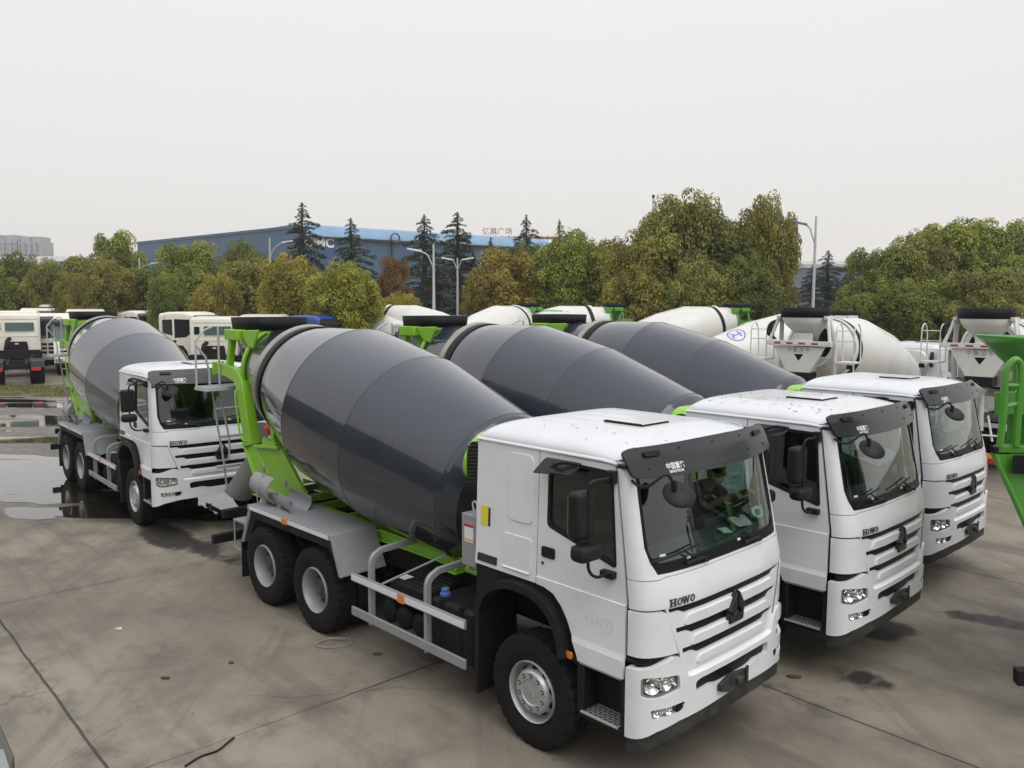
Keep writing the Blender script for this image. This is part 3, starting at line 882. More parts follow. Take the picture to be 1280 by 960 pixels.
def build_upper(T, rear='grey'):
    """sub-frame, drum, stands, chutes and ladder of the lime and grey mixers"""
    g = G()
    for s in (-1, 1):
        g.box(-6.9, -.98, *sorted((s * .36, s * .50)), 1.185, 1.315)
        g.box(-6.9, -.98, *sorted((s * .495, s * .545)), 1.30, 1.325); g.box(-6.9, -.98, *sorted((s * .495, s * .545)), 1.175, 1.20)
    for x in (-6.5, -5.2, -4.4, -3.1, -2.0, -1.2):
        g.box(x - .06, x + .06, -.36, .36, 1.20, 1.30)
    for x in (-1.78, -1.05, -4.0):
        for s in (-1, 1):
            for k in (-.07, 0, .07):
                g.prism([(s * .545, 1.30), (s * .545, 1.15), (s * .68, 1.19), (s * .68, 1.215)], 'x', x + k - .008, x + k + .008)
            g.box(x - .1, x + .1, *sorted((s * .545, s * .69)), 1.17, 1.185)
    obj('sub_frame', g, M['lime'], T, bevel=.006)
    # drum
    t = R(12.94); axis = Vector((math.cos(t), 0, -math.sin(t)))
    O = Vector((-4, 0, 2.57)); Md = Matrix.Translation(O) @ axis.to_track_quat('Z', 'Y').to_matrix().to_4x4()
    g = G(); n = 96
    for prof in ([(.50, -2.9), (.60, -2.97), (.612, -2.95), (.75, -2.36), (.795, -2.22), (.842, -2.03), (.90, -1.86), (.98, -1.54)],
                 [(.98, -1.54), (1.168, -.73)], [(1.168, -.73), (1.170, -.1), (1.165, .69)], [(1.165, .69), (.952, 2.34)],
                 [(.952, 2.34), (.93, 2.40), (.80, 2.55), (.55, 2.66), (.3, 2.70), (0, 2.71)]):
        g.lathe(prof, n, Md)
    for s_, r_ in ((-.73, 1.169), (.69, 1.166), (2.34, .953)):
        g.lathe([(r_ - .01, s_ - .008), (r_ + .002, s_ - .004), (r_ + .002, s_ + .004), (r_ - .01, s_ + .008)], n, Md)
    dr = obj('drum', g, M['drum'], T, smooth=12)
    g = G(); g.lathe([(.83, -2.21), (.868, -2.20), (.872, -2.185), (.872, -2.105), (.868, -2.09), (.83, -2.08)], n, Md)
    obj('drum_ring', g, M['ringm'], dr, smooth=30)
    g = G(); g.lathe([(.80, -2.08), (.856, -2.075), (.905, -1.93), (.90, -1.90)], n, Md)
    obj('ring_seat', g, M['slot'], dr, smooth=30)
    g = G(); g.lathe([(.60, -3.0), (.66, -3.0), (.665, -2.93), (.64, -2.92), (.60, -2.94)], 64, Md)
    obj('mouth_ring', g, M['lime'], dr, smooth=30)
    # front pedestal and cooler behind the cab
    g = G()
    g.prism(rpoly([(-.46, 1.3), (-.50, 2.3), (-.97, 2.42), (-.97, 2.62), (-.78, 2.87), (.78, 2.87), (.97, 2.62), (.97, 2.42), (.50, 2.3), (.46, 1.3)], .16, 4), 'x', -1.22, -.99)
    obj('front_pedestal', g, M['lime'], T, bevel=.02)
    g = G(); g.prism(rpoly([(-1.02, 2.36), (-1.07, 2.48), (-1.07, 2.72), (-1.0, 2.83), (-.90, 2.83), (-.86, 2.72), (-.90, 2.36)], .05, 3), 'y', -1.04, -.98)
    oc = obj('oil_cooler', g, M['plast'], T, bevel=.01)
    g = G()
    for k in range(11):
        z = 2.40 + k * .037; g.tube([(-1.06, -1.045, z), (-.88, -1.045, z + .03)], .006, 5)
    obj('cooler_fin', g, M['valance'], oc)
    g = G(); g.box(-1.12, -.90, -1.07, -.84, 1.52, 2.07)
    cb = obj('control_box', g, M['silver'], T, bevel=.01)
    g = G(); g.box(-1.07, -.93, -1.075, -1.0715, 1.78, 1.97)
    obj('sticker', g, M['wsticker'], cb)
    g = G(); g.box(-1.07, -.93, -1.078, -1.0755, 1.94, 1.97)
    obj('sticker_band', g, M['redst'], cb)
    g = G(); g.box(-1.07, -.93, -1.078, -1.0755, 1.80, 1.815)
    obj('sticker_line', g, M['yellow'], cb)
    g = G(); g.tube(bez([(-1.06, -.95, 2.07), (-1.08, -.95, 2.15), (-1.04, -.95, 2.18), (-1.01, -.95, 2.14), (-1.02, -.95, 2.07)], 4), .01, 6)
    g.tube(bez([(-1.1, -.95, 1.54), (-1.16, -.95, 1.42), (-1.08, -.8, 1.36)], 4), .012, 6)
    obj('box_hook', g, M['whitep'], cb)
    # rear stand
    L_ = M['lime']
    for s in (-1, 1):
        g = G(); g.prism([(-6.90, 2.04), (-6.46, 2.05), (-5.72, 2.12), (-5.02, 1.50), (-4.86, 1.325), (-6.36, 1.325), (-6.62, 1.62)], 'y', *sorted((s * .66, s * .60)))
        g.prism([(-6.90, 2.04), (-6.36, 1.325), (-6.30, 1.325), (-6.84, 2.04)], 'y', *sorted((s * .70, s * .45)))
        g.prism([(-6.46, 2.06), (-5.70, 2.13), (-5.70, 2.09), (-6.46, 2.02)], 'y', *sorted((s * .72, s * .42)))
        obj('stand_plate', g, L_, T, bevel=.006)
        g = G()
        path = bez([(-6.68, s * .62, 2.02), (-6.80, s * .62, 2.45), (-6.94, s * .61, 2.85), (-7.02, s * .60, 2.99), (-7.20, s * .59, 3.085), (-7.55, s * .58, 3.14), (-7.92, s * .57, 3.15)], 4)
        sc = [1.12 - .32 * i / (len(path) - 1) for i in range(len(path))]
        g.tube(path, sc, sect=[(-.075, -.115), (.075, -.115), (.075, .115), (-.075, .115)])
        g.box(-7.96, -7.90, s * .57 - .1, s * .57 + .1, 3.04, 3.26)
        obj('stand_column', g, L_, T, bevel=.01, smooth=30)
        g = G(); g.tube([(-7.48, s * .585, 3.18), (-7.40, s * .58, 3.5), (-7.32, s * .57, 3.78)], 1, sect=[(-.05, -.05), (.05, -.05), (.05, .05), (-.05, .05)])
        g.box(-7.46, -7.02, s * .58 - .09, s * .58 + .09, 3.64, 3.81)
        g.prism([(-7.02, 3.80), (-6.45, 3.82), (-6.62, 3.52), (-6.86, 3.60)], 'y', *sorted((s * .60, s * .56)))
        obj('hopper_support', g, L_, T, bevel=.012)
        g = G(); g.tube(bez([(-6.98, s * .70, 2.86), (-6.96, s * .75, 2.80), (-6.86, s * .75, 2.3), (-6.80, s * .74, 2.12), (-6.72, s * .70, 2.08)], 4), .014, 6)
        obj('grab_rail', g, L_, T)
        g = G(); g.tube(bez([(-6.30, s * .70, 1.92), (-6.25, s * .74, 1.95), (-6.20, s * .74, 1.90), (-5.95, s * .73, 1.68)], 4), .014, 6)
        obj('grab_rail', g, L_, T)
        g = G(); g.lathe([(0, -.09), (.085, -.09), (.10, -.07), (.10, .06), (.085, .08), (0, .08)], 20, ax((-6.12, s * .58, 2.33), axis))
        obj('support_roller', g, M['red'], T, smooth=40)
        g = G(); g.box(-6.22, -5.80, s * .58 - .12, s * .58 + .12, 2.08, 2.18); g.box(-6.0, -5.9, s * .58 - .09, s * .58 + .09, 2.18, 2.40)
        for k in range(4): g.ball((-6.15 + k * .1, s * .68, 2.19), .03, 8, 5)
        obj('roller_bracket', g, L_, T, bevel=.006)
    for b_ in ((-6.88, -6.80, 1.7, 2.0), (-7.0, -6.9, 2.75, 2.9), (-5.4, -5.3, 1.32, 1.42)):
        obj('stand_crossmember', G().box(b_[0], b_[1], -.6, .6, b_[2], b_[3]), L_, T, bevel=.008)
    # hopper
    def ring(cx, cy, hx, hy, z, n=28, p=3.0):
        o = []
        for k in range(n):
            a = 2 * PI * k / n; c, s_ = math.cos(a), math.sin(a)
            o.append((cx + hx * abs(c) ** (2 / p) * (1 if c > 0 else -1), cy + hy * abs(s_) ** (2 / p) * (1 if s_ > 0 else -1), z))
        return o
    rs = [ring(-7.22, 0, .54, .51, 3.83), ring(-7.15, 0, .46, .44, 3.62), ring(-7.0, 0, .34, .34, 3.36), ring(-6.85, 0, .28, .28, 3.2)]
    g = G(); n = 28
    g.add([p for r_ in rs for p in r_], [(i * n + k, i * n + (k + 1) % n, (i + 1) * n + (k + 1) % n, (i + 1) * n + k) for i in range(3) for k in range(n)])
    hp = obj('hopper', g, L_, T, smooth=50)
    hp.modifiers.new('thick', 'SOLIDIFY').thickness = .02
    a = ring(-7.22, 0, .555, .525, 3.80); b = ring(-7.22, 0, .575, .545, 3.995)
    g = G(); g.add(a + b, [(k, (k + 1) % n, n + (k + 1) % n, n + k) for k in range(n)])
    co = obj('hopper_collar', g, M['collar'], T, smooth=50)
    co.modifiers.new('thick', 'SOLIDIFY').thickness = .025
    # discharge chutes
    g = G(); tr = [(a_, .30) for a_ in range(0, 181, 15)]
    def half(p0, p1, r0, r1, up, th=.012, a0=180, a1=360, n=14):
        p0, p1 = Vector(p0), Vector(p1); d = (p1 - p0).normalized(); u = d.cross(Vector(up)).normalized(); w = u.cross(d).normalized()
        o = []
        for (p, r_) in ((p0, r0), (p1, r1)):
            for rr in (r_, r_ - th):
                for k in range(n + 1):
                    q = R(a0 + (a1 - a0) * k / n); o.append(p + u * (rr * math.cos(q)) + w * (rr * math.sin(q)))
        m = n + 1; f = []
        for k in range(n):
            f += [(k, k + 1, 2 * m + k + 1, 2 * m + k), (m + k, m + k + 1, 3 * m + k + 1, 3 * m + k), (k, k + 1, m + k + 1, m + k), (2 * m + k, 2 * m + k + 1, 3 * m + k + 1, 3 * m + k)]
        f += [(0, m, 3 * m, 2 * m), (n, m + n, 3 * m + n, 2 * m + n)]
        g.add(o, f)
    half((-6.75, -.12, 2.16), (-7.62, -.46, 1.16), .44, .29, (0, 0, 1))
    g.prism([(-6.6, 2.35), (-7.2, 2.30), (-7.15, 1.75), (-6.75, 1.95)], 'y', -.37, -.355); g.prism([(-6.6, 2.35), (-7.2, 2.30), (-7.15, 1.75), (-6.75, 1.95)], 'y', .355, .37)
    g.tube([(-7.0, 0, 1.9), (-7.0, 0, 1.1)], .06, 10); g.tube([(-7.55, -.12, 1.38), (-7.05, 0, 1.15)], .03, 8)
    obj('discharge_chute', g, M['silver'], T, smooth=40)
    g = G(); half((-5.74, -.96, 1.64), (-5.20, -.95, 1.60), .19, .21, (0, -.2, 1), a0=-125, a1=75)
    half((-5.22, -.93, 1.57), (-4.70, -.92, 1.50), .15, .18, (0, -.1, 1), a0=165, a1=375)
    g.box(-5.52, -5.40, -1.08, -.88, 1.375, 1.52); g.box(-5.14, -5.04, -1.04, -.86, 1.375, 1.45)
    g.tube([(-5.45, -1.17, 1.38), (-5.46, -1.18, 1.60), (-5.46, -1.06, 1.82)], .008, 6)
    g.box(-5.66, -5.60, -1.0, -.96, 1.80, 1.88); g.box(-5.10, -5.06, -.95, -.91, 1.66, 1.75)
    obj('extension_chute', g, M['silver'], T, smooth=40)
    # ladder and its platform
    g = G(); X = -7.90
    for (y0, y1) in ((-.72, -.53), (-.24, -.05)):
        g.tube([(X + .02, y0, 2.82), (X, (y0 + y1) / 2, 2.1), (X, y1, 1.45)], .018, 6)
    for (z, k) in ((2.42, .2), (1.95, .45)):
        y0 = -.72 + .19 * (2.82 - z) / 1.37
        g.box(X - .05, X + .05, y0, y0 + .48, z - .015, z + .015)
    g.box(X - .06, X + .04, -.66, .30, 1.42, 1.46)
    g.tube([(X, -.53, 1.45), (X - .02, -.50, 1.12), (X - .02, -.45, 1.06), (X - .02, -.15, 1.06), (X - .02, -.10, 1.12), (X, -.07, 1.45)], .018, 6)
    g.tube(bez([(X + .05, -.66, 2.6), (X + .05, -.60, 2.62), (X + .05, -.57, 2.5), (X + .03, -.45, 1.9), (X + .03, -.47, 1.55)], 4), .016, 6)
    ld = obj('ladder', g, M['post'], T); ld.location.z = .05
    g = G(); g.box(X - .02, X + .40, -.98, -.20, 2.80, 2.83); g.box(X - .03, X + .41, -.99, -.19, 2.765, 2.80)
    obj('platform', g, M['post'], ld, bevel=.005)
    g = G()
    for k in range(9):
        for i in range(5): g.box(X + .03 + i * .075, X + .07 + i * .075, -.95 + k * .08, -.91 + k * .08, 2.8315, 2.834)
    obj('tread_hole', g, M['letterg'], ld)
    g = G()
    g.tube([(X, -.96, 2.83), (X, -.96, 3.55), (X + .02, -.84, 3.72), (X + .06, -.68, 3.80), (X + .2, -.66, 3.80), (X + .2, -.66, 2.83)], .018, 6)
    g.tube([(X, -.96, 3.50), (X, -.80, 3.30), (X, -.74, 3.05), (X, -.74, 2.83)], .018, 6)
    g.tube([(X + .38, -.60, 3.66), (X + .38, -.42, 3.64), (X + .36, -.32, 3.3), (X + .34, -.24, 2.83)], .018, 6)
    g.tube([(X, -.96, 3.2), (X, -.74, 3.2)], .014, 6)
    obj('hand_rail', g, M['post'], ld)


def mixer_proto():
    T = empty('concrete_mixer_truck', (1.027, 8.289, 0), -.804)
    build_chassis(T); build_cab(T); build_upper(T)
    return T
# ------------------------------------------------------------------ the person at the wheel
def skin_obj(name, joints, bones, mat, parent, sub=2):
    me = bpy.data.meshes.new(name)
    ks = list(joints); ix = {k: i for i, k in enumerate(ks)}
    me.from_pydata([joints[k][0] for k in ks], [(ix[a], ix[b]) for a, b in bones], [])
    o = bpy.data.objects.new(name, me); C.objects.link(o); o.parent = parent
    o.modifiers.new('skin', 'SKIN').use_smooth_shade = True
    sl = me.skin_vertices[0].data
    for k in ks:
        r = joints[k][1]; sl[ix[k]].radius = (r, r) if not isinstance(r, tuple) else r
    sl[0].use_root = True
    s = o.modifiers.new('sub', 'SUBSURF'); s.levels = sub; s.render_levels = sub
    me.materials.append(mat)
    return o


def build_driver(pose):
    P = empty('person', (pose[0], pose[1], 0), pose[2])
    tag(P, 'person in dark green short sleeves sitting at the steering wheel, both hands raised to it', 'person')
    y0 = .74
    J = {'pelvis': ((.36, y0, 2.00), .13), 'waist': ((.43, y0, 2.13), .12), 'chest': ((.56, y0, 2.27), .13), 'neck': ((.69, y0 + .01, 2.40), .052),
         'jaw': ((.765, y0 + .015, 2.445), .062), 'skull': ((.775, y0 + .02, 2.54), .082), 'crown': ((.765, y0 + .02, 2.59), .06),
         'nose': ((.865, y0 + .012, 2.495), .012), 'chin': ((.835, y0 + .014, 2.437), .028)}
    B = [('pelvis', 'waist'), ('waist', 'chest'), ('chest', 'neck'), ('neck', 'jaw'), ('jaw', 'skull'), ('skull', 'crown'), ('skull', 'nose'), ('jaw', 'chin')]
    for s, n in ((-1, 'r'), (1, 'l')):
        hy = y0 + s * .115
        J[n + 'sh'] = ((.60, y0 + s * .185, 2.325), .062)
        J[n + 'el'] = ((.80, y0 + s * .23, 2.20), .044)
        J[n + 'wr'] = ((1.00, y0 + s * .15, 2.335), .029)
        J[n + 'pa'] = ((1.055, y0 + s * .13, 2.352), .031)
        J[n + 'th'] = ((1.065, y0 + s * .095, 2.375), .010); J[n + 'th2'] = ((1.095, y0 + s * .075, 2.37), .009)
        B += [('chest', n + 'sh'), (n + 'sh', n + 'el'), (n + 'el', n + 'wr'), (n + 'wr', n + 'pa'), (n + 'pa', n + 'th'), (n + 'th', n + 'th2')]
        for k in range(4):
            yy = y0 + s * (.105 + .019 * k)
            L_ = (.044, .050, .047, .038)[k]
            J[n + 'f%d' % k] = ((1.095 + .3 * L_ * .3, yy, 2.362), .0095); J[n + 'g%d' % k] = ((1.105 + L_ * .5, yy, 2.348), .009); J[n + 'h%d' % k] = ((1.10 + L_ * .55, yy, 2.325), .008)
            B += [(n + 'pa', n + 'f%d' % k), (n + 'f%d' % k, n + 'g%d' % k), (n + 'g%d' % k, n + 'h%d' % k)]
        J[n + 'hip'] = ((.40, hy, 1.985), .095); J[n + 'kn'] = ((.80, y0 + s * .16, 1.97), .065); J[n + 'an'] = ((.90, y0 + s * .15, 1.58), .042); J[n + 'toe'] = ((1.02, y0 + s * .16, 1.54), .035)
        B += [('pelvis', n + 'hip'), (n + 'hip', n + 'kn'), (n + 'kn', n + 'an'), (n + 'an', n + 'toe')]
    skin_obj('body', J, B, M['skin'], P)
    sj = {'a': (J['pelvis'][0], .15), 'b': (J['waist'][0], .14), 'c': (J['chest'][0], .155), 'd': ((.65, y0 + .005, 2.365), .085)}
    sb = [('a', 'b'), ('b', 'c'), ('c', 'd')]
    for s, n in ((-1, 'r'), (1, 'l')):
        e = Vector(J[n + 'sh'][0]).lerp(Vector(J[n + 'el'][0]), .85)
        sj[n + '1'] = (J[n + 'sh'][0], .085); sj[n + '2'] = (tuple(e), .062); sb += [('c', n + '1'), (n + '1', n + '2')]
    skin_obj('shirt', sj, sb, M['shirt'], P)
    tj = {'a': (J['pelvis'][0], .135)}; tb = []
    for n in 'rl':
        for k, r in (('hip', .11), ('kn', .08), ('an', .062)):
            tj[n + k] = (J[n + k][0], r)
        tb += [('a', n + 'hip'), (n + 'hip', n + 'kn'), (n + 'kn', n + 'an')]
    skin_obj('trousers', tj, tb, M['trousers'], P)
    g = G(); g.ball((.755, y0 + .02, 2.567), .098, 16, 10, (1.02, .93, .86)); g.ball((.715, y0 + .02, 2.52), .082, 14, 8, (.8, 1, 1.1))
    obj('hair', g, M['hair'], P, smooth=60)
    for s in (-1, 1):
        obj('eye', G().ball((.852, y0 + .014 + s * .032, 2.525), .011, 8, 5), M['hair'], P, smooth=60)
        obj('ear', G().ball((.775, y0 + .02 + s * .083, 2.515), .024, 8, 6, (.7, .35, 1.2)), M['skin'], P, smooth=60)
    # things lying on the dashboard
    Mt = Matrix.Translation((pose[0], pose[1], 0)) @ Matrix.Rotation(pose[2], 4, 'Z')
    def loose(name, g, m, lab, cat):
        o = obj(name, g, m, None, smooth=40, bevel=0); o.matrix_world = Mt; tag(o, lab, cat)
    g = G(); g.add([(1.06, .30, 2.078), (1.19, .22, 2.075), (1.235, .30, 2.075), (1.10, .40, 2.078), (1.06, .30, 2.081), (1.19, .22, 2.078), (1.235, .30, 2.078), (1.10, .40, 2.081)], [(0, 1, 2, 3), (7, 6, 5, 4), (0, 1, 5, 4), (1, 2, 6, 5), (2, 3, 7, 6), (3, 0, 4, 7)])
    loose('paper_slip', g, M['paper'], 'pale slip of paper lying on the dashboard beside the pink sheet', 'paper')
    g = G(); g.hexa([(1.00, .58, 2.080), (1.18, .50, 2.080), (1.23, .68, 2.080), (1.05, .80, 2.080)], [(1.00, .58, 2.12), (1.18, .50, 2.085), (1.23, .68, 2.085), (1.05, .80, 2.13)])
    loose('paper_sheet', g, M['pink'], 'pink sheet of paper lying on the dashboard', 'paper')
    g = G(); Mr = ax((1.12, .93, 2.135), (.75, -.45, .5)); g.lathe([(.035, -.03), (.062, -.03), (.062, .03), (.035, .03), (.035, -.03)], 24, Mr)
    loose('tape_roll', g, M['mint'], 'pale mint tape roll standing on the dashboard by the far pillar', 'tape roll')


# ------------------------------------------------------------------ white mixers seen from behind
def white_rear(T):
    W = M['whitep']; X = -7.62
    g = G()
    g.prism([(-.68, 3.18), (.68, 3.18), (.30, 2.52), (-.30, 2.52)], 'x', X, X + .03, [[(-.13, 2.99), (.13, 2.99), (0, 2.81)]])
    for s in (-1, 1):
        g.hexa([(X + .03, s * .68, 3.18), (X + .03, s * .64, 3.18), (X + .55, s * .40, 3.18), (X + .55, s * .44, 3.18)], [(X + .03, s * .30, 2.52), (X + .03, s * .26, 2.52), (X + .40, s * .22, 2.52), (X + .40, s * .26, 2.52)])
    cf = obj('collecting_funnel', g, W, T, bevel=.01)
    g = G(); g.prism([(-.13, 2.99), (.13, 2.99), (0, 2.81)], 'x', X + .032, X + .04)
    obj('funnel_window', g, M['slot'], cf)
    obj('lettering', text_g('中集凌宇', .15, lambda u, v, o: (X - .004, -u, 3.09 + v), 0, spacing=1.15), M['letterg'], cf)
    g = G(); g.prism([(-.31, 2.54), (.31, 2.54), (.29, 2.30), (-.29, 2.30)], 'x', X - .01, X + .42)
    obj('rubber_spout', g, M['collar'], T, bevel=.02)
    g = G(); g.box(X - .06, X + .04, -.86, .86, 3.20, 3.325)
    bar = obj('rear_bar', g, W, T, bevel=.008)
    g = G()
    for k in range(4):
        y = .55 - k * .33; g.box(X - .064, X - .061, y - .085, y + .085, 3.24, 3.285)
    g.cm = 1
    for k in range(5):
        y = .715 - k * .33; g.box(X - .064, X - .061, y - .075, y + .075, 3.24, 3.285)
    obj('reflective_strip', g, [M['redst'], M['wsticker']], bar)
    # open funnel under the collar
    g = G(); n = 22; rows = []
    for (r, z, dx) in ((.60, 3.93, 0), (.50, 3.72, .05), (.30, 3.48, .15), (.24, 3.32, .25)):
        rows.append([(X + .32 + dx - r * math.cos(a) * .9, r * math.sin(a), z) for a in [R(-105 + 210 * k / (n - 1)) for k in range(n)]])
    g.add([p for r_ in rows for p in r_], [(i * n + k, i * n + k + 1, (i + 1) * n + k + 1, (i + 1) * n + k) for i in range(3) for k in range(n - 1)])
    g.box(X + .0, X + .04, -.34, .12, 3.32, 3.52)
    fo = obj('feed_hopper', g, W, T, smooth=50); fo.modifiers.new('thick', 'SOLIDIFY').thickness = .02
    g = G(); rows = []
    for (r, z) in ((.60, 3.91), (.64, 4.16)):
        rows.append([(X + .32 - r * math.cos(a) * .9, r * math.sin(a), z) for a in [R(-125 + 250 * k / (n - 1)) for k in range(n)]])
    g.add([p for r_ in rows for p in r_], [(k, k + 1, n + k + 1, n + k) for k in range(n - 1)])
    co = obj('hopper_collar', g, M['collar'], T, smooth=50); co.modifiers.new('thick', 'SOLIDIFY').thickness = .025
    for s in (-1, 1):
        g = G(); g.tube([(X + .0, s * .80, 3.3), (X + .20, s * .64, 3.92)], .045, 8); g.tube([(X + .5, s * .70, 2.0), (X + .5, s * .72, 3.2), (X + .3, s * .62, 3.92)], .06, 8)
        g.box(X + .1, X + .5, s * .62 - .05, s * .62 + .05, 3.86, 3.95)
        obj('hopper_support', g, W, T, bevel=.01)
        g = G(); y0, y1 = s * .92, s * 1.36
        g.box(X + .05, X + .55, *sorted((y0, y1)), 2.80, 2.84)
        for y in (y0, y1):
            g.tube(bez([(X + .08, y, 2.82), (X + .08, y, 3.55), (X + .18, y, 3.74), (X + .34, y, 3.74), (X + .46, y, 3.5), (X + .5, y, 2.84)], 4), .017, 6)
        g.tube([(X + .08, y0, 3.35), (X + .08, y1, 3.35)], .014, 6); g.tube([(X + .08, y0, 3.6), (X + .08, y1, 3.6)], .014, 6)
        g.tube([(X + .1, y0, 2.8), (X + .3, s * .8, 2.0)], .02, 6); g.tube([(X + .1, y1, 2.8), (X + .1, y1, 1.3)], .02, 6); g.tube([(X + .1, y0, 2.8), (X + .1, y0, 1.3)], .02, 6)
        for z in (1.5, 1.9, 2.3): g.tube([(X + .1, y0, z), (X + .1, y1, z)], .018, 6)
        pl = obj('rear_platform', g, W, T)
        g = G(); g.box(X - .02, X + .05, *sorted((y1, y1 - s * .12)), 2.68, 2.78)
        obj('tail_light', g, M['slot'], pl)
    g = G()
    for k in range(3):
        g.tube(bez([(X + .3, .66 + k * .03, 3.85), (X + .1, .74 + k * .05, 3.75), (X + .05, .78 + k * .05, 3.5), (X + .2, .72 + k * .05, 3.35)], 5), .022, 6)
    obj('hose', g, M['collar'], T)
    g = G(); g.tube([(X + .15, 0, 2.36), (X + .2, .25, 2.05), (X + .35, .62, 1.62)], [.22, .20, .16], 14)
    g.tube([(X + .3, 0, 2.2), (X + .4, 0, 1.2)], .06, 8); g.tube([(X + .1, .6, 1.1), (X + .1, -.6, 1.15)], .025, 6); g.tube([(X + .2, -.2, 1.6), (X + .1, -.35, 1.0)], .025, 6)
    obj('discharge_chute', g, W, T, smooth=50)
    g = G(); g.box(-6.995, -6.985, -1.18, 1.18, .36, .49)
    ub = obj('rear_board', g, M['redst'], T)
    g = G()
    for k in range(8):
        y = -1.12 + k * .29; g.prism([(y, .50), (y + .13, .50), (y + .23, .63), (y + .10, .63)], 'x', -6.998, -6.988)
    obj('chevron', g, M['yellow'], ub)
    g = G(); g.box(-6.99, -6.982, -1.18, 1.18, .495, .635)
    obj('chevron_board', g, M['redst'], ub)
    g = G(); g.box(-6.999, -6.9965, .55, .95, .37, .45)
    obj('number_board', g, M['wsticker'], ub)


def swoosh(T, a0, a1, s0, s1, w0, w1, mat, name='swoosh'):
    """a painted band lying on the drum (own thin skin just proud of the steel)"""
    t = R(12.94); axis = Vector((math.cos(t), 0, -math.sin(t)))
    Md = Matrix.Translation((-4, 0, 2.57)) @ axis.to_track_quat('Z', 'Y').to_matrix().to_4x4()
    def rad(s):
        pts = [(-1.54, .98), (-.73, 1.168), (.69, 1.165), (2.34, .952)]
        for (x0, r0), (x1, r1) in zip(pts, pts[1:]):
            if s <= x1: return r0 + (r1 - r0) * (s - x0) / (x1 - x0)
        return .952
    g = G(); n = 30; v = []
    for i in range(n + 1):
        q = i / n; a = R(a0 + (a1 - a0) * q); s = s0 + (s1 - s0) * q + .15 * math.sin(q * 5)
        w = (w0 + (w1 - w0) * q) * math.sin(PI * min(1, q * 1.02 + .02)) ** .5
        for e in (-w / 2, w / 2):
            r = rad(s + e) + .004; v.append(Md @ Vector((r * math.cos(a), r * math.sin(a), s + e)))
    g.add(v, [(2 * i, 2 * i + 1, 2 * i + 3, 2 * i + 2) for i in range(n)])
    return obj(name, g, mat, T, smooth=60)


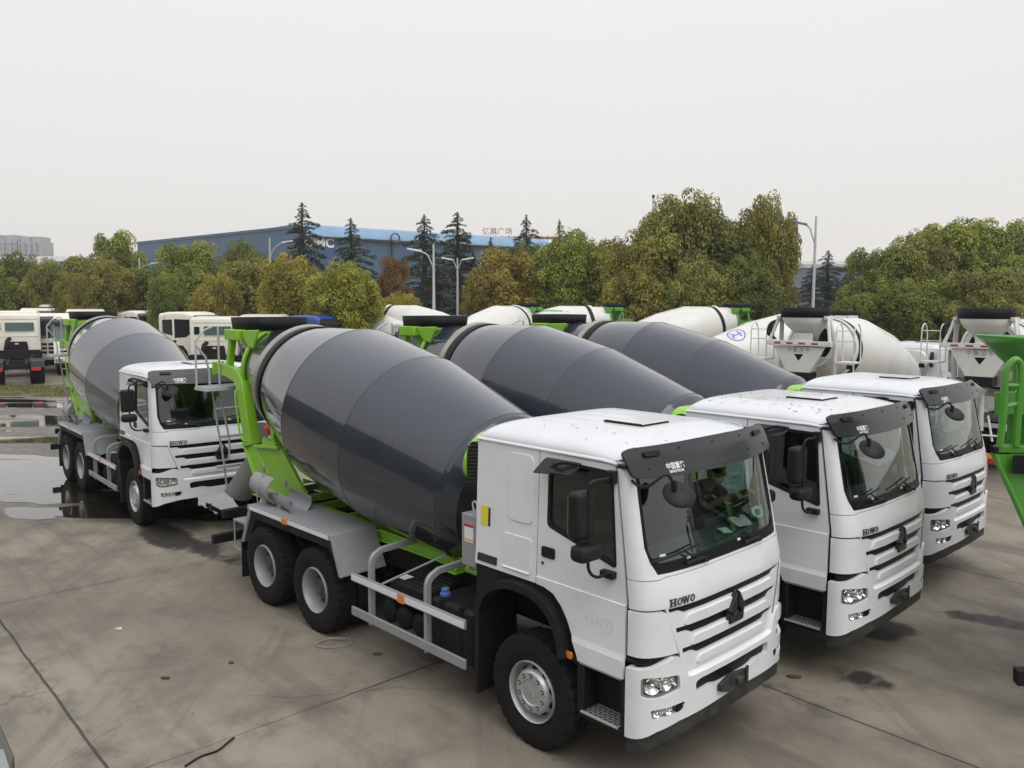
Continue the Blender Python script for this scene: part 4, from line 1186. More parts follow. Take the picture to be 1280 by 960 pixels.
# ------------------------------------------------------------------ tall-cab chassis trucks of the back row
def cream_proto():
    T = empty('cab_chassis_truck')
    W = M['cream']
    def ringx(x, hw, z0, z1, r=.18):
        return [(x, p[0], p[1]) for p in rrect(-hw, hw, z0, z1, r, 4)]
    rings = [ringx(-1.05, 1.20, 1.45, 3.46), ringx(-1.0, 1.235, 1.40, 3.54), ringx(-.5, 1.245, 1.30, 3.62), ringx(.4, 1.245, 1.20, 3.64), ringx(.95, 1.23, 1.05, 3.56), ringx(1.16, 1.20, .95, 3.40)]
    g = G(); n = len(rings[0])
    g.add([p for r_ in rings for p in r_], [(i * n + k, i * n + (k + 1) % n, (i + 1) * n + (k + 1) % n, (i + 1) * n + k) for i in range(len(rings) - 1) for k in range(n)] + [tuple(range(n)), tuple((len(rings) - 1) * n + k for k in range(n))])
    g.prism([(1.10, .6), (1.50, .62), (1.50, 1.9), (1.36, 2.15), (1.14, 2.15)], 'y', -1.18, 1.18)
    cab = obj('cab_body', g, W, T, smooth=35, bevel=.02)
    g = G(); g.prism([(1.16, 2.12), (1.40, 2.12), (1.20, 3.22), (1.12, 3.22)], 'y', -1.12, 1.12)
    obj('windscreen', g, M['bglass'], cab)
    g = G(); g.prism([(1.16, 3.20), (1.46, 3.12), (1.44, 3.30), (1.12, 3.46)], 'y', -1.2, 1.2)
    obj('sun_visor', g, M['visor'], cab, bevel=.02)
    g = G()
    for z in (1.2, 1.45, 1.7): g.box(1.49, 1.515, -.85, .85, z, z + .12)
    g.box(1.49, 1.53, -1.15, 1.15, .62, .80)
    obj('grille', g, M['slot'], cab)
    for s in (-1, 1):
        g = G(); g.prism([(-.05, 2.22), (.62, 2.26), (1.04, 2.52), (1.02, 3.22), (-.05, 3.24)], 'y', *sorted((s * 1.235, s * 1.256)))
        g.prism([(-.80, 2.50), (-.18, 2.34), (-.18, 3.22), (-.80, 3.20)], 'y', *sorted((s * 1.235, s * 1.256)))
        obj('side_window', g, M['dglass'], cab, bevel=.01)
        g = G(); g.box(-.12, .06, *sorted((s * 1.25, s * 1.268)), 1.98, 2.10)
        obj('handle', g, M['plast'], cab)
        g = G(); g.box(1.22, 1.36, *sorted((s * 1.30, s * 1.56)), 2.35, 3.05); g.tube([(1.15, s * 1.2, 3.1), (1.28, s * 1.42, 3.1), (1.28, s * 1.42, 2.2)], .02, 6)
        obj('mirror', g, M['plast'], cab, bevel=.03)
        g = G(); g.box(1.495, 1.53, *sorted((s * 1.12, s * .74)), .86, 1.08)
        obj('headlight', g, M['hlback'], cab, bevel=.02)
    for s in (-1, 1):
        g = G(); g.prism([(-.92, 1.0), (-.80, 1.50), (-.50, 1.82), (.45, 1.82), (.72, 1.50), (.80, 1.0)], 'y', *sorted((s * 1.20, s * 1.262)))
        obj('wheel_arch', g, M['plast'], cab, bevel=.02)
        g = G(); g.box(.78, 1.46, *sorted((s * 1.0, s * 1.215)), .62, 1.02); g.box(.86, 1.36, *sorted((s * 1.19, s * 1.225)), .70, .76)
        obj('step', g, M['plast'], cab, bevel=.01)
        g = G(); g.box(-.66, -.63, *sorted((s * 1.240, s * 1.252)), 1.85, 3.4); g.box(1.055, 1.075, *sorted((s * 1.225, s * 1.24)), 1.8, 3.3)
        obj('door_gap', g, M['letterg'], cab)
    g = G(); g.box(-1.075, -1.05, -1.1, 1.1, 2.30, 2.325); g.box(-1.075, -1.05, -1.1, 1.1, 3.30, 3.32)
    g.box(-1.078, -1.05, -.96, .54, 2.575, 2.60)
    obj('rear_rib', g, W, cab, bevel=.008)
    g = G(); g.prism(rrect(-.92, .50, 2.62, 3.10, .06), 'x', -1.09, -1.06)
    obj('rear_window', g, M['bglass'], cab, bevel=.008)
    g = G(); g.prism(rrect(.72, 1.0, 2.66, 3.08, .05), 'x', -1.09, -1.06)
    obj('rear_window', g, M['dglass'], cab, bevel=.008)
    g = G(); g.prism(rpoly([(-.62, 1.35), (-.55, 2.02), (.55, 2.02), (.62, 1.35)], .08, 3), 'x', -1.10, -1.055)
    obj('cab_recess', g, M['dark'], cab)
    g = G(); g.box(-1.112, -1.10, -.12, .06, 1.86, 1.93)
    obj('plate', g, M['wsticker'], cab)
    g = G()
    for s in (-1, 1): g.box(-7.4, 1.1, s * .42 - .045, s * .42 + .045, .82, 1.12)
    for x in (-7.3, -6.2, -4.6, -3, -1.5): g.box(x - .06, x + .06, -.38, .38, .86, 1.08)
    g.box(-1.75, -1.2, -1.15, 1.15, 1.05, 1.55); g.box(-2.9, -1.9, -1.15, -.5, .55, 1.05); g.box(-2.9, -1.9, .5, 1.15, .55, 1.05)
    g.tube([(-1.9, -.9, 1.3), (-4.2, -.6, 1.22), (-7.2, -.5, 1.2)], .05, 8); g.tube([(-1.6, .5, 1.6), (-1.5, .4, 2.1), (-1.3, .3, 2.2)], .12, 8)
    obj('chassis_frame', g, M['dark'], T, bevel=.01)
    for s in (-1, 1):
        Mx = Matrix.Translation((0, s * 1.02, .55)) @ Matrix.Rotation(R(90) if s < 0 else R(-90), 4, 'X')
        w = obj('wheel', tyre_geo(Mx, 40), M['rubber'], T, smooth=25)
        g = G(); g.lathe([(.298, .10), (.30, .14), (.27, .06), (.2, .13), (.0, .14)], 24, Mx); obj('rim', g, M['rim'], w)
        for x in (-4.6, -5.95):
            g = tyre_geo(Matrix.Translation((x, s * 1.065, .55)) @ Matrix.Rotation(R(90) if s < 0 else R(-90), 4, 'X'), 40)
            g.merge(tyre_geo(Matrix.Translation((x, s * .73, .55)) @ Matrix.Rotation(R(90), 4, 'X'), 32))
            w = obj('wheel', g, M['rubber'], T, smooth=25)
            g = G(); g.lathe([(.298, .10), (.30, .14), (.26, .06), (.25, -.03), (.15, -.02), (.1, .06), (0, .08)], 24, Matrix.Translation((x, s * 1.065, .55)) @ Matrix.Rotation(R(90) if s < 0 else R(-90), 4, 'X')); obj('rim', g, M['rim'], w)
        g = G(); g.box(-7.46, -7.38, *sorted((s * 1.05, s * .62)), .78, .94)
        obj('tail_light', g, M['red'], T, bevel=.01)
        g = G(); g.sheet([(-7.0, .9), (-6.8, 1.22), (-3.8, 1.22), (-3.6, .95)], 'y', *sorted((s * 1.24, s * .6)), -.02)
        obj('fender', g, M['plast'], T)
    return T
# ------------------------------------------------------------------ vegetation
def leaf_mat(name, dark, light, trans=.25):
    m, nt = mat_new(name); L = nt.links.new
    out = nd(nt, 'ShaderNodeOutputMaterial')
    at = nd(nt, 'ShaderNodeAttribute', _attribute_name='leaf'); oi = nd(nt, 'ShaderNodeObjectInfo')
    mx = nd(nt, 'ShaderNodeMixRGB'); mx.inputs['Color1'].default_value = (*dark, 1); mx.inputs['Color2'].default_value = (*light, 1)
    L(at.outputs['Fac'], mx.inputs['Fac'])
    mu = nd(nt, 'ShaderNodeMixRGB', _blend_type='MULTIPLY'); mu.inputs[0].default_value = 1
    L(mx.outputs[0], mu.inputs[1]); L(oi.outputs['Color'], mu.inputs[2])
    b = nd(nt, 'ShaderNodeBsdfPrincipled', Roughness=.5); b.inputs['Specular IOR Level'].default_value = .35
    L(mu.outputs[0], b.inputs['Base Color'])
    t = nd(nt, 'ShaderNodeBsdfTranslucent'); L(mu.outputs[0], t.inputs[0])
    ms = nd(nt, 'ShaderNodeMixShader'); ms.inputs[0].default_value = trans
    L(b.outputs[0], ms.inputs[1]); L(t.outputs[0], ms.inputs[2]); L(ms.outputs[0], out.inputs[0])
    return m


M['leaf'] = leaf_mat('camphor_leaves', (.090, .108, .029), (.37, .375, .092), .26)
M['needle'] = leaf_mat('cedar_needles', (.015, .030, .014), (.050, .078, .038), .1)
M['bark'] = pm('bark', (.075, .055, .04), .9, dirt=.5, dscale=6, dcol=(.03, .025, .02), bump=.6, bscale=14)
M['grass'] = leaf_mat('grass_blades', (.08, .105, .02), (.24, .26, .07))


def leaves_mesh(name, L_, parent, mat, up=0):
    """L_: list of (centre, normal, length, width, tint) -> one mesh of bent leaf faces"""
    v = []; f = []; tint = []
    r_ = random.Random(len(L_))
    for (c, n, l, w, t) in L_:
        a = Vector((r_.gauss(0, 1), r_.gauss(0, 1), r_.gauss(0, 1)))
        u = n.cross(a)
        if u.length < 1e-4: continue
        u.normalize(); q = n.cross(u).normalized()
        o = len(v); k = n * (l * .18)
        v += [c - u * l * .5 - k, c + q * w * .5, c + u * l * .5 - k, c - q * w * .5]
        f.append((o, o + 1, o + 2, o + 3)); tint += [t] * 4
    me = bpy.data.meshes.new(name); me.from_pydata([tuple(p) for p in v], [], f)
    at = me.attributes.new('leaf', 'FLOAT', 'POINT'); at.data.foreach_set('value', tint)
    me.materials.append(mat)
    o = bpy.data.objects.new(name, me); C.objects.link(o); o.parent = parent
    return o


def rdir(r_):
    z = r_.uniform(-1, 1); a = r_.uniform(0, 2 * PI); s = math.sqrt(1 - z * z)
    return Vector((s * math.cos(a), s * math.sin(a), z))


def broad_proto(seed, h, rad, base, nlobe, leafn, lsize=.178):
    """round evergreen: heaped lobes of many small sprays over a branching trunk"""
    r_ = random.Random(seed)
    T = empty('broadleaf_tree')
    g = G(); cz = base + (h - base) * .5; hz = (h - base) * .5
    g.tube(bez([(0, 0, -.1), (.05, .03, base * .5), (-.04, .06, base), (0, 0, cz), (.05, .05, cz + hz * .5)], 4), [.20 - .15 * i / 16 for i in range(17)], 8)
    for k in range(7):
        a = 2 * PI * k / 7 + r_.uniform(-.3, .3); q = rad * .62
        z0 = base * r_.uniform(.75, 1.2)
        g.tube(bez([(0, 0, z0), (q * .4 * math.cos(a), q * .4 * math.sin(a), z0 + hz * .3), (q * math.cos(a), q * math.sin(a), cz + hz * r_.uniform(-.3, .5))], 5), [.10 - .08 * i / 10 for i in range(11)], 6)
    obj('trunk', g, M['bark'], T, smooth=50)
    lobes = []; tries = 0
    while len(lobes) < nlobe and tries < 4000:
        tries += 1
        d = rdir(r_)
        if d.z < -.80: continue
        lr = rad * r_.uniform(.22, .36)
        wide = 1.0 if d.z > -.2 else .92
        q = r_.uniform(.66, .80) if r_.random() < .93 else r_.uniform(.82, .90)
        c = Vector((d.x * rad * q * wide, d.y * rad * q * wide, cz + d.z * hz * q))
        if any((c - o[0]).length < .62 * min(lr, o[1]) + .2 for o in lobes): continue
        lobes.append((c, lr, r_.random()))
    for k in range(nlobe // 3):
        d = rdir(r_); lobes.append((Vector((d.x * rad * .38, d.y * rad * .38, cz + d.z * hz * .42)), rad * .36, .15))
    L_ = []
    tot = sum(l[1] ** 2 for l in lobes)
    for (c, lr, tn) in lobes:
        n = int(leafn * lr * lr / tot)
        sub = [(c + rdir(r_) * lr * .60, lr * r_.uniform(.42, .60), r_.random()) for _ in range(9)]
        for i in range(n):
            sc, sr, st = sub[i % 9]
            d = rdir(r_)
            if d.z < -.3 and r_.random() < .55: d.z = -d.z
            p = sc + d * sr * (1 - .30 * r_.random() ** 2 + .08 * r_.random())
            if p.z < base * .6: continue
            nn = (d * 1.7 + rdir(r_) * .75 + Vector((0, 0, .3))).normalized()
            s = lsize * r_.uniform(.55, 1.3)
            L_.append((p, nn, s, s * .64, min(1, max(0, .40 * tn + .34 * st + r_.gauss(.16, .16)))))
    leaves_mesh('crown', L_, T, M['leaf'])
    return T


def cedar_proto(seed, h, rad):
    r_ = random.Random(seed)
    T = empty('cedar_tree')
    g = G(); g.tube([(0, 0, -.1), (.02, 0, h * .5), (0, .02, h * .98)], [.24, .13, .015], 8)
    L_ = []
    z = h * .07; a = 0.0
    while z < h * .99:
        t = (z - h * .07) / (h * .93)
        a += 2.4 + r_.uniform(-.5, .5)
        q = (rad * (1 - t) ** .95 + .035) * r_.uniform(.50, 1.28)
        d = Vector((math.cos(a), math.sin(a), 0)); tn = r_.random()
        p1 = Vector((0, 0, z)); rise = q * (.30 if t > .75 else .12) * r_.uniform(.4, 1.2); dr = q * r_.uniform(.22, .42)
        P_ = lambda s: p1 + d * (q * s) + Vector((0, 0, rise * min(1, 2 * s) - dr * max(0, s - .35) / .65))
        g.tube([p1, P_(.5), P_(1)], [.035, .02, .006], 4)
        n = int(8 + 92 * q); lm = min(1, .30 + q * .8)
        for i in range(n):
            s = r_.random() ** .75
            w = q * .26 * (1.08 - s) * (.4 + s) + .05 * lm
            k = r_.uniform(-1, 1)
            p = P_(s) + Vector((-d.y, d.x, 0)) * (k * w) + Vector((0, 0, -abs(k) * w * .35 + r_.uniform(-.22, .04) * lm))
            nn = (Vector((0, 0, 1)) * .8 + rdir(r_) * .9 + d * .3).normalized()
            l = r_.uniform(.14, .32) * lm
            L_.append((p, nn, l, l * .30, min(1, max(0, .4 * tn + r_.gauss(.3, .2)))))
        z += (.085 + .125 * (1 - t)) * (h / 11) * r_.uniform(.6, 1.4) * (1.0 if t < .9 else .7)
    obj('trunk', g, M['bark'], T, smooth=50)
    leaves_mesh('crown', L_, T, M['needle'])
    return T


def set_tint(o, col):
    for c in o.children_recursive:
        c.color = (*col, 1)


# ------------------------------------------------------------------ lamps
def lamp_proto(h, arms, reach=2.2, rise=.9):
    T = empty('street_lamp')
    g = G(); g.tube([(0, 0, 0), (0, 0, h * .5), (0, 0, h)], [.11, .09, .055], 10); g.tube([(0, 0, 0), (0, 0, .35)], .18, 10)
    obj('pole', g, M['post'], T)
    for s in arms:
        g = G(); z = h * .90 if rise > .2 else h - .25
        g.tube(bez([(0, 0, z - .6), (s * .25, 0, z), (s * reach * .55, 0, z + rise * .6), (s * reach, 0, z + rise)], 5), .035, 6)
        ar = obj('arm', g, M['post'], T)
        g = G(); g.hexa([(s * (reach - .1), -.10, z + rise - .05), (s * (reach - .1), .10, z + rise - .05), (s * (reach + .75), .07, z + rise + .10), (s * (reach + .75), -.07, z + rise + .10)],
                        [(s * (reach - .1), -.07, z + rise + .06), (s * (reach - .1), .07, z + rise + .06), (s * (reach + .7), .05, z + rise + .19), (s * (reach + .7), -.05, z + rise + .19)])
        obj('lamp_head', g, M['lamp'], ar, bevel=.02)
    return T


M['lamp'] = pm('lamp_housing', (.55, .57, .60), .35, metal=.2)
M['lampdark'] = pm('dark_lamp_housing', (.12, .14, .20), .35, metal=.2)


# ------------------------------------------------------------------ corrugated hall and other buildings
def corr_mat(name, col, scale=1.0):
    m, nt = mat_new(name); L = nt.links.new
    out = nd(nt, 'ShaderNodeOutputMaterial'); b = nd(nt, 'ShaderNodeBsdfPrincipled', Roughness=.45)
    tc = nd(nt, 'ShaderNodeTexCoord')
    n1 = nd(nt, 'ShaderNodeTexNoise', Scale=.25, Detail=6.0); mp = nd(nt, 'ShaderNodeMapping'); mp.inputs['Scale'].default_value = (1, 1, .15)
    L(tc.outputs['Object'], mp.inputs[0]); L(mp.outputs[0], n1.inputs['Vector'])
    mx = nd(nt, 'ShaderNodeMixRGB'); mx.inputs['Color1'].default_value = (*[c * .78 for c in col], 1); mx.inputs['Color2'].default_value = (*[min(1, c * 1.2 + .01) for c in col], 1)
    L(n1.outputs['Fac'], mx.inputs[0]); L(mx.outputs[0], b.inputs['Base Color'])
    wv = nd(nt, 'ShaderNodeTexWave', Scale=scale); wv.bands_direction = 'X'
    L(tc.outputs['Object'], wv.inputs['Vector'])
    bp = nd(nt, 'ShaderNodeBump', Strength=.5, Distance=.06); L(wv.outputs['Fac'], bp.inputs['Height']); L(bp.outputs[0], b.inputs['Normal'])
    L(b.outputs[0], out.inputs[0]); return m


M['hall'] = corr_mat('blue_cladding', (.044, .102, .178), .6)
M['hallroof'] = corr_mat('blue_roof_sheet', (.17, .30, .44), .6)
M['hall2'] = corr_mat('dull_blue_cladding', (.07, .115, .165), .4)
M['greyroof'] = pm('grey_roof_sheet', (.42, .42, .40), .6, dirt=.3, dscale=.2)
M['tower'] = pm('tower_render', (.36, .36, .38), .8, dirt=.2, dscale=.1)
M['towerwin'] = pm('tower_window', (.16, .18, .21), .3)
M['signred'] = pm('red_sign_letter', (.36, .19, .175), .6)
M['hut'] = pm('pale_render', (.55, .55, .53), .7, dirt=.2)


def wall_frame(p0, p1):
    """object matrix: x along the wall from p0 to p1, y outward towards the viewer"""
    d = Vector((p1[0] - p0[0], p1[1] - p0[1], 0)); l = d.length
    return Matrix.Translation((p0[0], p0[1], 0)) @ Matrix.Rotation(math.atan2(d.y, d.x), 4, 'Z'), l


def build_buildings():
    H = empty('factory_hall')
    tag(H, 'long blue corrugated factory hall with white wall letters behind the row of trees', 'factory hall')
    A, B, E_ = (-75.5, 167), (-33.6, 130.5), (7.5, 161)
    Mw, l = wall_frame(A, B)
    g = G(); g.box(0, l, 0, 25, 0, 16.3); g.box(-.1, l + .1, -.15, 0, 16.0, 16.45)
    w1 = obj('wall', g, M['hall'], H); w1.matrix_local = Mw
    Mw, l2 = wall_frame((B[0] + .6, B[1] + .4), E_)
    g = G(); g.box(0, l2, 0, 30, 0, 14.6)
    w2 = obj('wall', g, M['hall'], H); w2.matrix_local = Mw
    g = G(); sec = [(0, 14.6), (-.5, 14.65), (-.5, 14.9), (0, 15.5), (1.0, 16.4), (2.6, 16.9), (30, 17.3), (30, 14.6)]
    g.prism(sec, 'x', 0, l2)
    rf = obj('roof', g, M['hallroof'], H, smooth=40); rf.matrix_local = Mw
    g = G(); g.box(0, l2, -.62, -.52, 14.55, 14.85)
    for x in (15.5, 32): g.box(x, x + .35, -.35, -.05, 0, 14.6)
    gt = obj('gutter', g, M['letterd'], H); gt.matrix_local = Mw
    g = G(); g.tube([(16 + .8 * math.cos(2 * PI * k / 20), -.7, 15.2 + .8 * math.sin(2 * PI * k / 20)) for k in range(20)], .13, 6, closed=True)
    vn = obj('vent_ring', g, M['letterd'], rf)
    g = G(); g.box(.6, 6.0, -.06, -.02, 10.6, 13.0)
    lb = obj('letter_panel', g, M['blue2'], H); lb.matrix_local = Mw
    tx = obj('wall_lettering', text_g('CIMC', 2.05, lambda u, v, o: (2.65 + u, -.12, 13.85 + v), 0, bold=.08), M['letterw'], H); tx.matrix_local = Mw
    # roof sign on its frame
    s = empty('roof_sign', (6.0, 172, 0)); tag(s, 'row of red letters on a frame above the far end of the blue hall roof', 'roof sign')
    Y = 0
    g = G(); g.box(-12.6, 4, 0, .3, 17.6, 18.15)
    for k in range(13): g.box(-12.3 + k * 1.35, -12.18 + k * 1.35, 0, .15, 14, 18.4)
    obj('sign_frame', g, M['redst2'], s)
    for k, ch in enumerate('亿晨广场'):
        obj('sign_letter', text_g(ch, 1.55, lambda u, v, o: (-11.5 + k * 1.58 + u, -.1, 19.1 + v), 0, bold=.02), M['signred'], s)
    # hall wing beyond, low roofs, towers
    b = empty('low_warehouse', (-92, 175, 0)); tag(b, 'low grey roofed warehouse far beyond the trees under the tower blocks', 'warehouse')
    obj('wall', G().box(-34, 12, 0, 30, 0, 12.2), M['hut'], b)
    obj('roof', G().prism([(-.8, 12.2), (-.8, 12.6), (15, 14.8), (31, 12.6), (31, 12.2)], 'x', -36, 13), M['greyroof'], b)
    b = empty('low_hall', (-72, 172, 0)); tag(b, 'low blue walled hall beyond the trees beside the grey warehouse', 'hall')
    obj('wall', G().box(-22, 22, 0, 20, 0, 12.4), M['hall2'], b)
    obj('roof', G().prism([(-.6, 12.4), (-.6, 12.7), (10, 14.0), (20.6, 12.7), (20.6, 12.4)], 'x', -22.5, 22.5), M['hall2'], b)
    b = empty('distant_hall', (92, 225, 0)); tag(b, 'hazy blue grey hall roof far away between the lamp and the wide tree', 'hall')
    obj('wall', G().box(-12, 18, 0, 20, 0, 14.2), M['hall2'], b)
    obj('roof', G().prism([(-.6, 14.2), (-.6, 15.2), (10, 16.6), (20.6, 15.2), (20.6, 14.2)], 'x', -13, 19), M['greyroof'], b)
    for k, (x, w, h, lab) in enumerate(((-319, 18, 46.5, 'pale grey tower block with stepped roof, the wider one on the far skyline'), (-302.5, 14, 45.5, 'pale grey tower block with stepped roof, the narrower one nearer the blue hall'))):
        b = empty('tower_block', (x, 520, 0)); tag(b, lab, 'tower block', 'tower blocks on the skyline')
        g = G(); g.box(-w / 2, w / 2, 0, 14, 0, h - 3)
        for q in (-.25, .25): g.box(w * q - 2.5, w * q + 2.5, 1, 13, h - 3, h)
        for q in range(5): g.box(-w / 2 + q * w / 4.0 - .6, -w / 2 + q * w / 4.0 + .6, -1.0, 0, 0, h - 3)
        obj('wall', g, M['tower'], b)
        wn = None
        for i in range(6):
            for q in range(8):
                if wn is None:
                    wn = o_ = obj('window', G().box(-w * .042, w * .042, -.1, .05, 0, 1.7), M['towerwin'], b)
                else:
                    o_ = wn.copy(); C.objects.link(o_)
                o_.location = (-w / 2 + (q + .5) * w / 8, 0, 24.5 + i * 2.95 + (h - 46))
    # small white hut under the conifers
    b = empty('gate_hut', (-5.6, 72, 0)); tag(b, 'small white hut under the dark cedars behind the twin lamp', 'hut')
    obj('wall', G().box(-2.0, 2.6, 0, 4, 0, 2.9), M['hut'], b); obj('roof', G().box(-2.3, 2.9, -.3, 4.3, 2.9, 3.2), M['greyroof'], b)
    obj('window', G().box(-1.2, .6, -.04, -.01, 1.1, 2.1), M['dglass'], b)


M['blue2'] = corr_mat('deep_blue_cladding', (.030, .085, .20), .6)
M['redst2'] = pm('sign_frame_red', (.30, .13, .11), .6)


# ------------------------------------------------------------------ ground
def pnoise(x, y, s, o=0):
    return noise.noise(Vector((x * s, y * s, o)))


PUD = [(-10.6, 16.6), (-10.0, 15.9), (-9.35, 15.35), (-8.9, 14.95), (-8.75, 15.5), (-9.05, 16.0), (-8.4, 15.75), (-7.3, 15.5), (-6.6, 15.9), (-5.4, 15.7), (-4.0, 16.9), (-5.0, 19.0), (-8.5, 20.5), (-11.5, 24), (-14.5, 28.0), (-16.5, 31), (-18.5, 34.5), (-22, 36.5), (-28, 37), (-30, 30), (-22, 23), (-16, 19.5), (-12, 17)]


def sdf(poly, x, y):
    d = 1e9; ins = False; n = len(poly)
    for i in range(n):
        ax_, ay = poly[i]; bx, by = poly[(i + 1) % n]
        ex, ey = bx - ax_, by - ay; wx, wy = x - ax_, y - ay
        t = max(0, min(1, (wx * ex + wy * ey) / (ex * ex + ey * ey)))
        d = min(d, (wx - ex * t) ** 2 + (wy - ey * t) ** 2)
        if (ay > y) != (by > y) and x < (bx - ax_) * (y - ay) / (by - ay) + ax_: ins = not ins
    return math.sqrt(d) if ins else -math.sqrt(d)


GA = Vector((.670, -.742)); GB = Vector((.742, .670))      # slab grid directions


def puddle_field(x, y):
    s = sdf(PUD, x, y)
    a = x * GA.x + y * GA.y; b = x * GB.x + y * GB.y
    near = max(0, min(1, (26 - y) / 10))
    f = min(s, .9) + .22 * pnoise(x, y, .9, 3) + .16 * pnoise(x, y, 2.3, 5)
    # dry ridges along the slabs, more of them towards the grass
    rid = pnoise(x * .35 + y * .02, y * 1.5, .55, 9)
    f -= max(0, rid - (.08 if near > .5 else -.05)) * 3.4
    rid2 = pnoise(x * .22, y * 2.0, .8, 21)
    f -= max(0, rid2 - .05) * 3.4
    for (yc, wd, xm) in ((20.7, .20, -6.5), (18.2, .13, -8.2), (17.3, .09, -9.0), (23.4, .25, -10), (27.5, .45, -14), (31.5, .5, -16)):
        k = pnoise(x * .5, y * .1, .8, yc)
        if x < xm: f -= max(0, .45 + 2.4 * k) * 1.3 * math.exp(-((y - yc - .6 * pnoise(x, y, .45, yc) - .3 * pnoise(x, y, 1.7, yc)) / (wd * 1.3)) ** 2)
    return f


def contour_mesh(fn, x0, x1, y0, y1, st, z):
    nx, ny = int((x1 - x0) / st), int((y1 - y0) / st)
    F_ = [[fn(x0 + i * st, y0 + j * st) for i in range(nx + 1)] for j in range(ny + 1)]
    g = G()
    for j in range(ny):
        for i in range(nx):
            c = [(i, j), (i + 1, j), (i + 1, j + 1), (i, j + 1)]
            val = [F_[q][p] for p, q in c]
            if max(val) <= 0: continue
            pts = []
            for k in range(4):
                (p, q), (p2, q2) = c[k], c[(k + 1) % 4]; a, b = val[k], val[(k + 1) % 4]
                if a > 0: pts.append((x0 + p * st, y0 + q * st))
                if (a > 0) != (b > 0):
                    t = a / (a - b); pts.append((x0 + (p + (p2 - p) * t) * st, y0 + (q + (q2 - q) * t) * st))
            if len(pts) >= 3: g.add([(p[0], p[1], z) for p in pts], [tuple(range(len(pts)))])
    return g


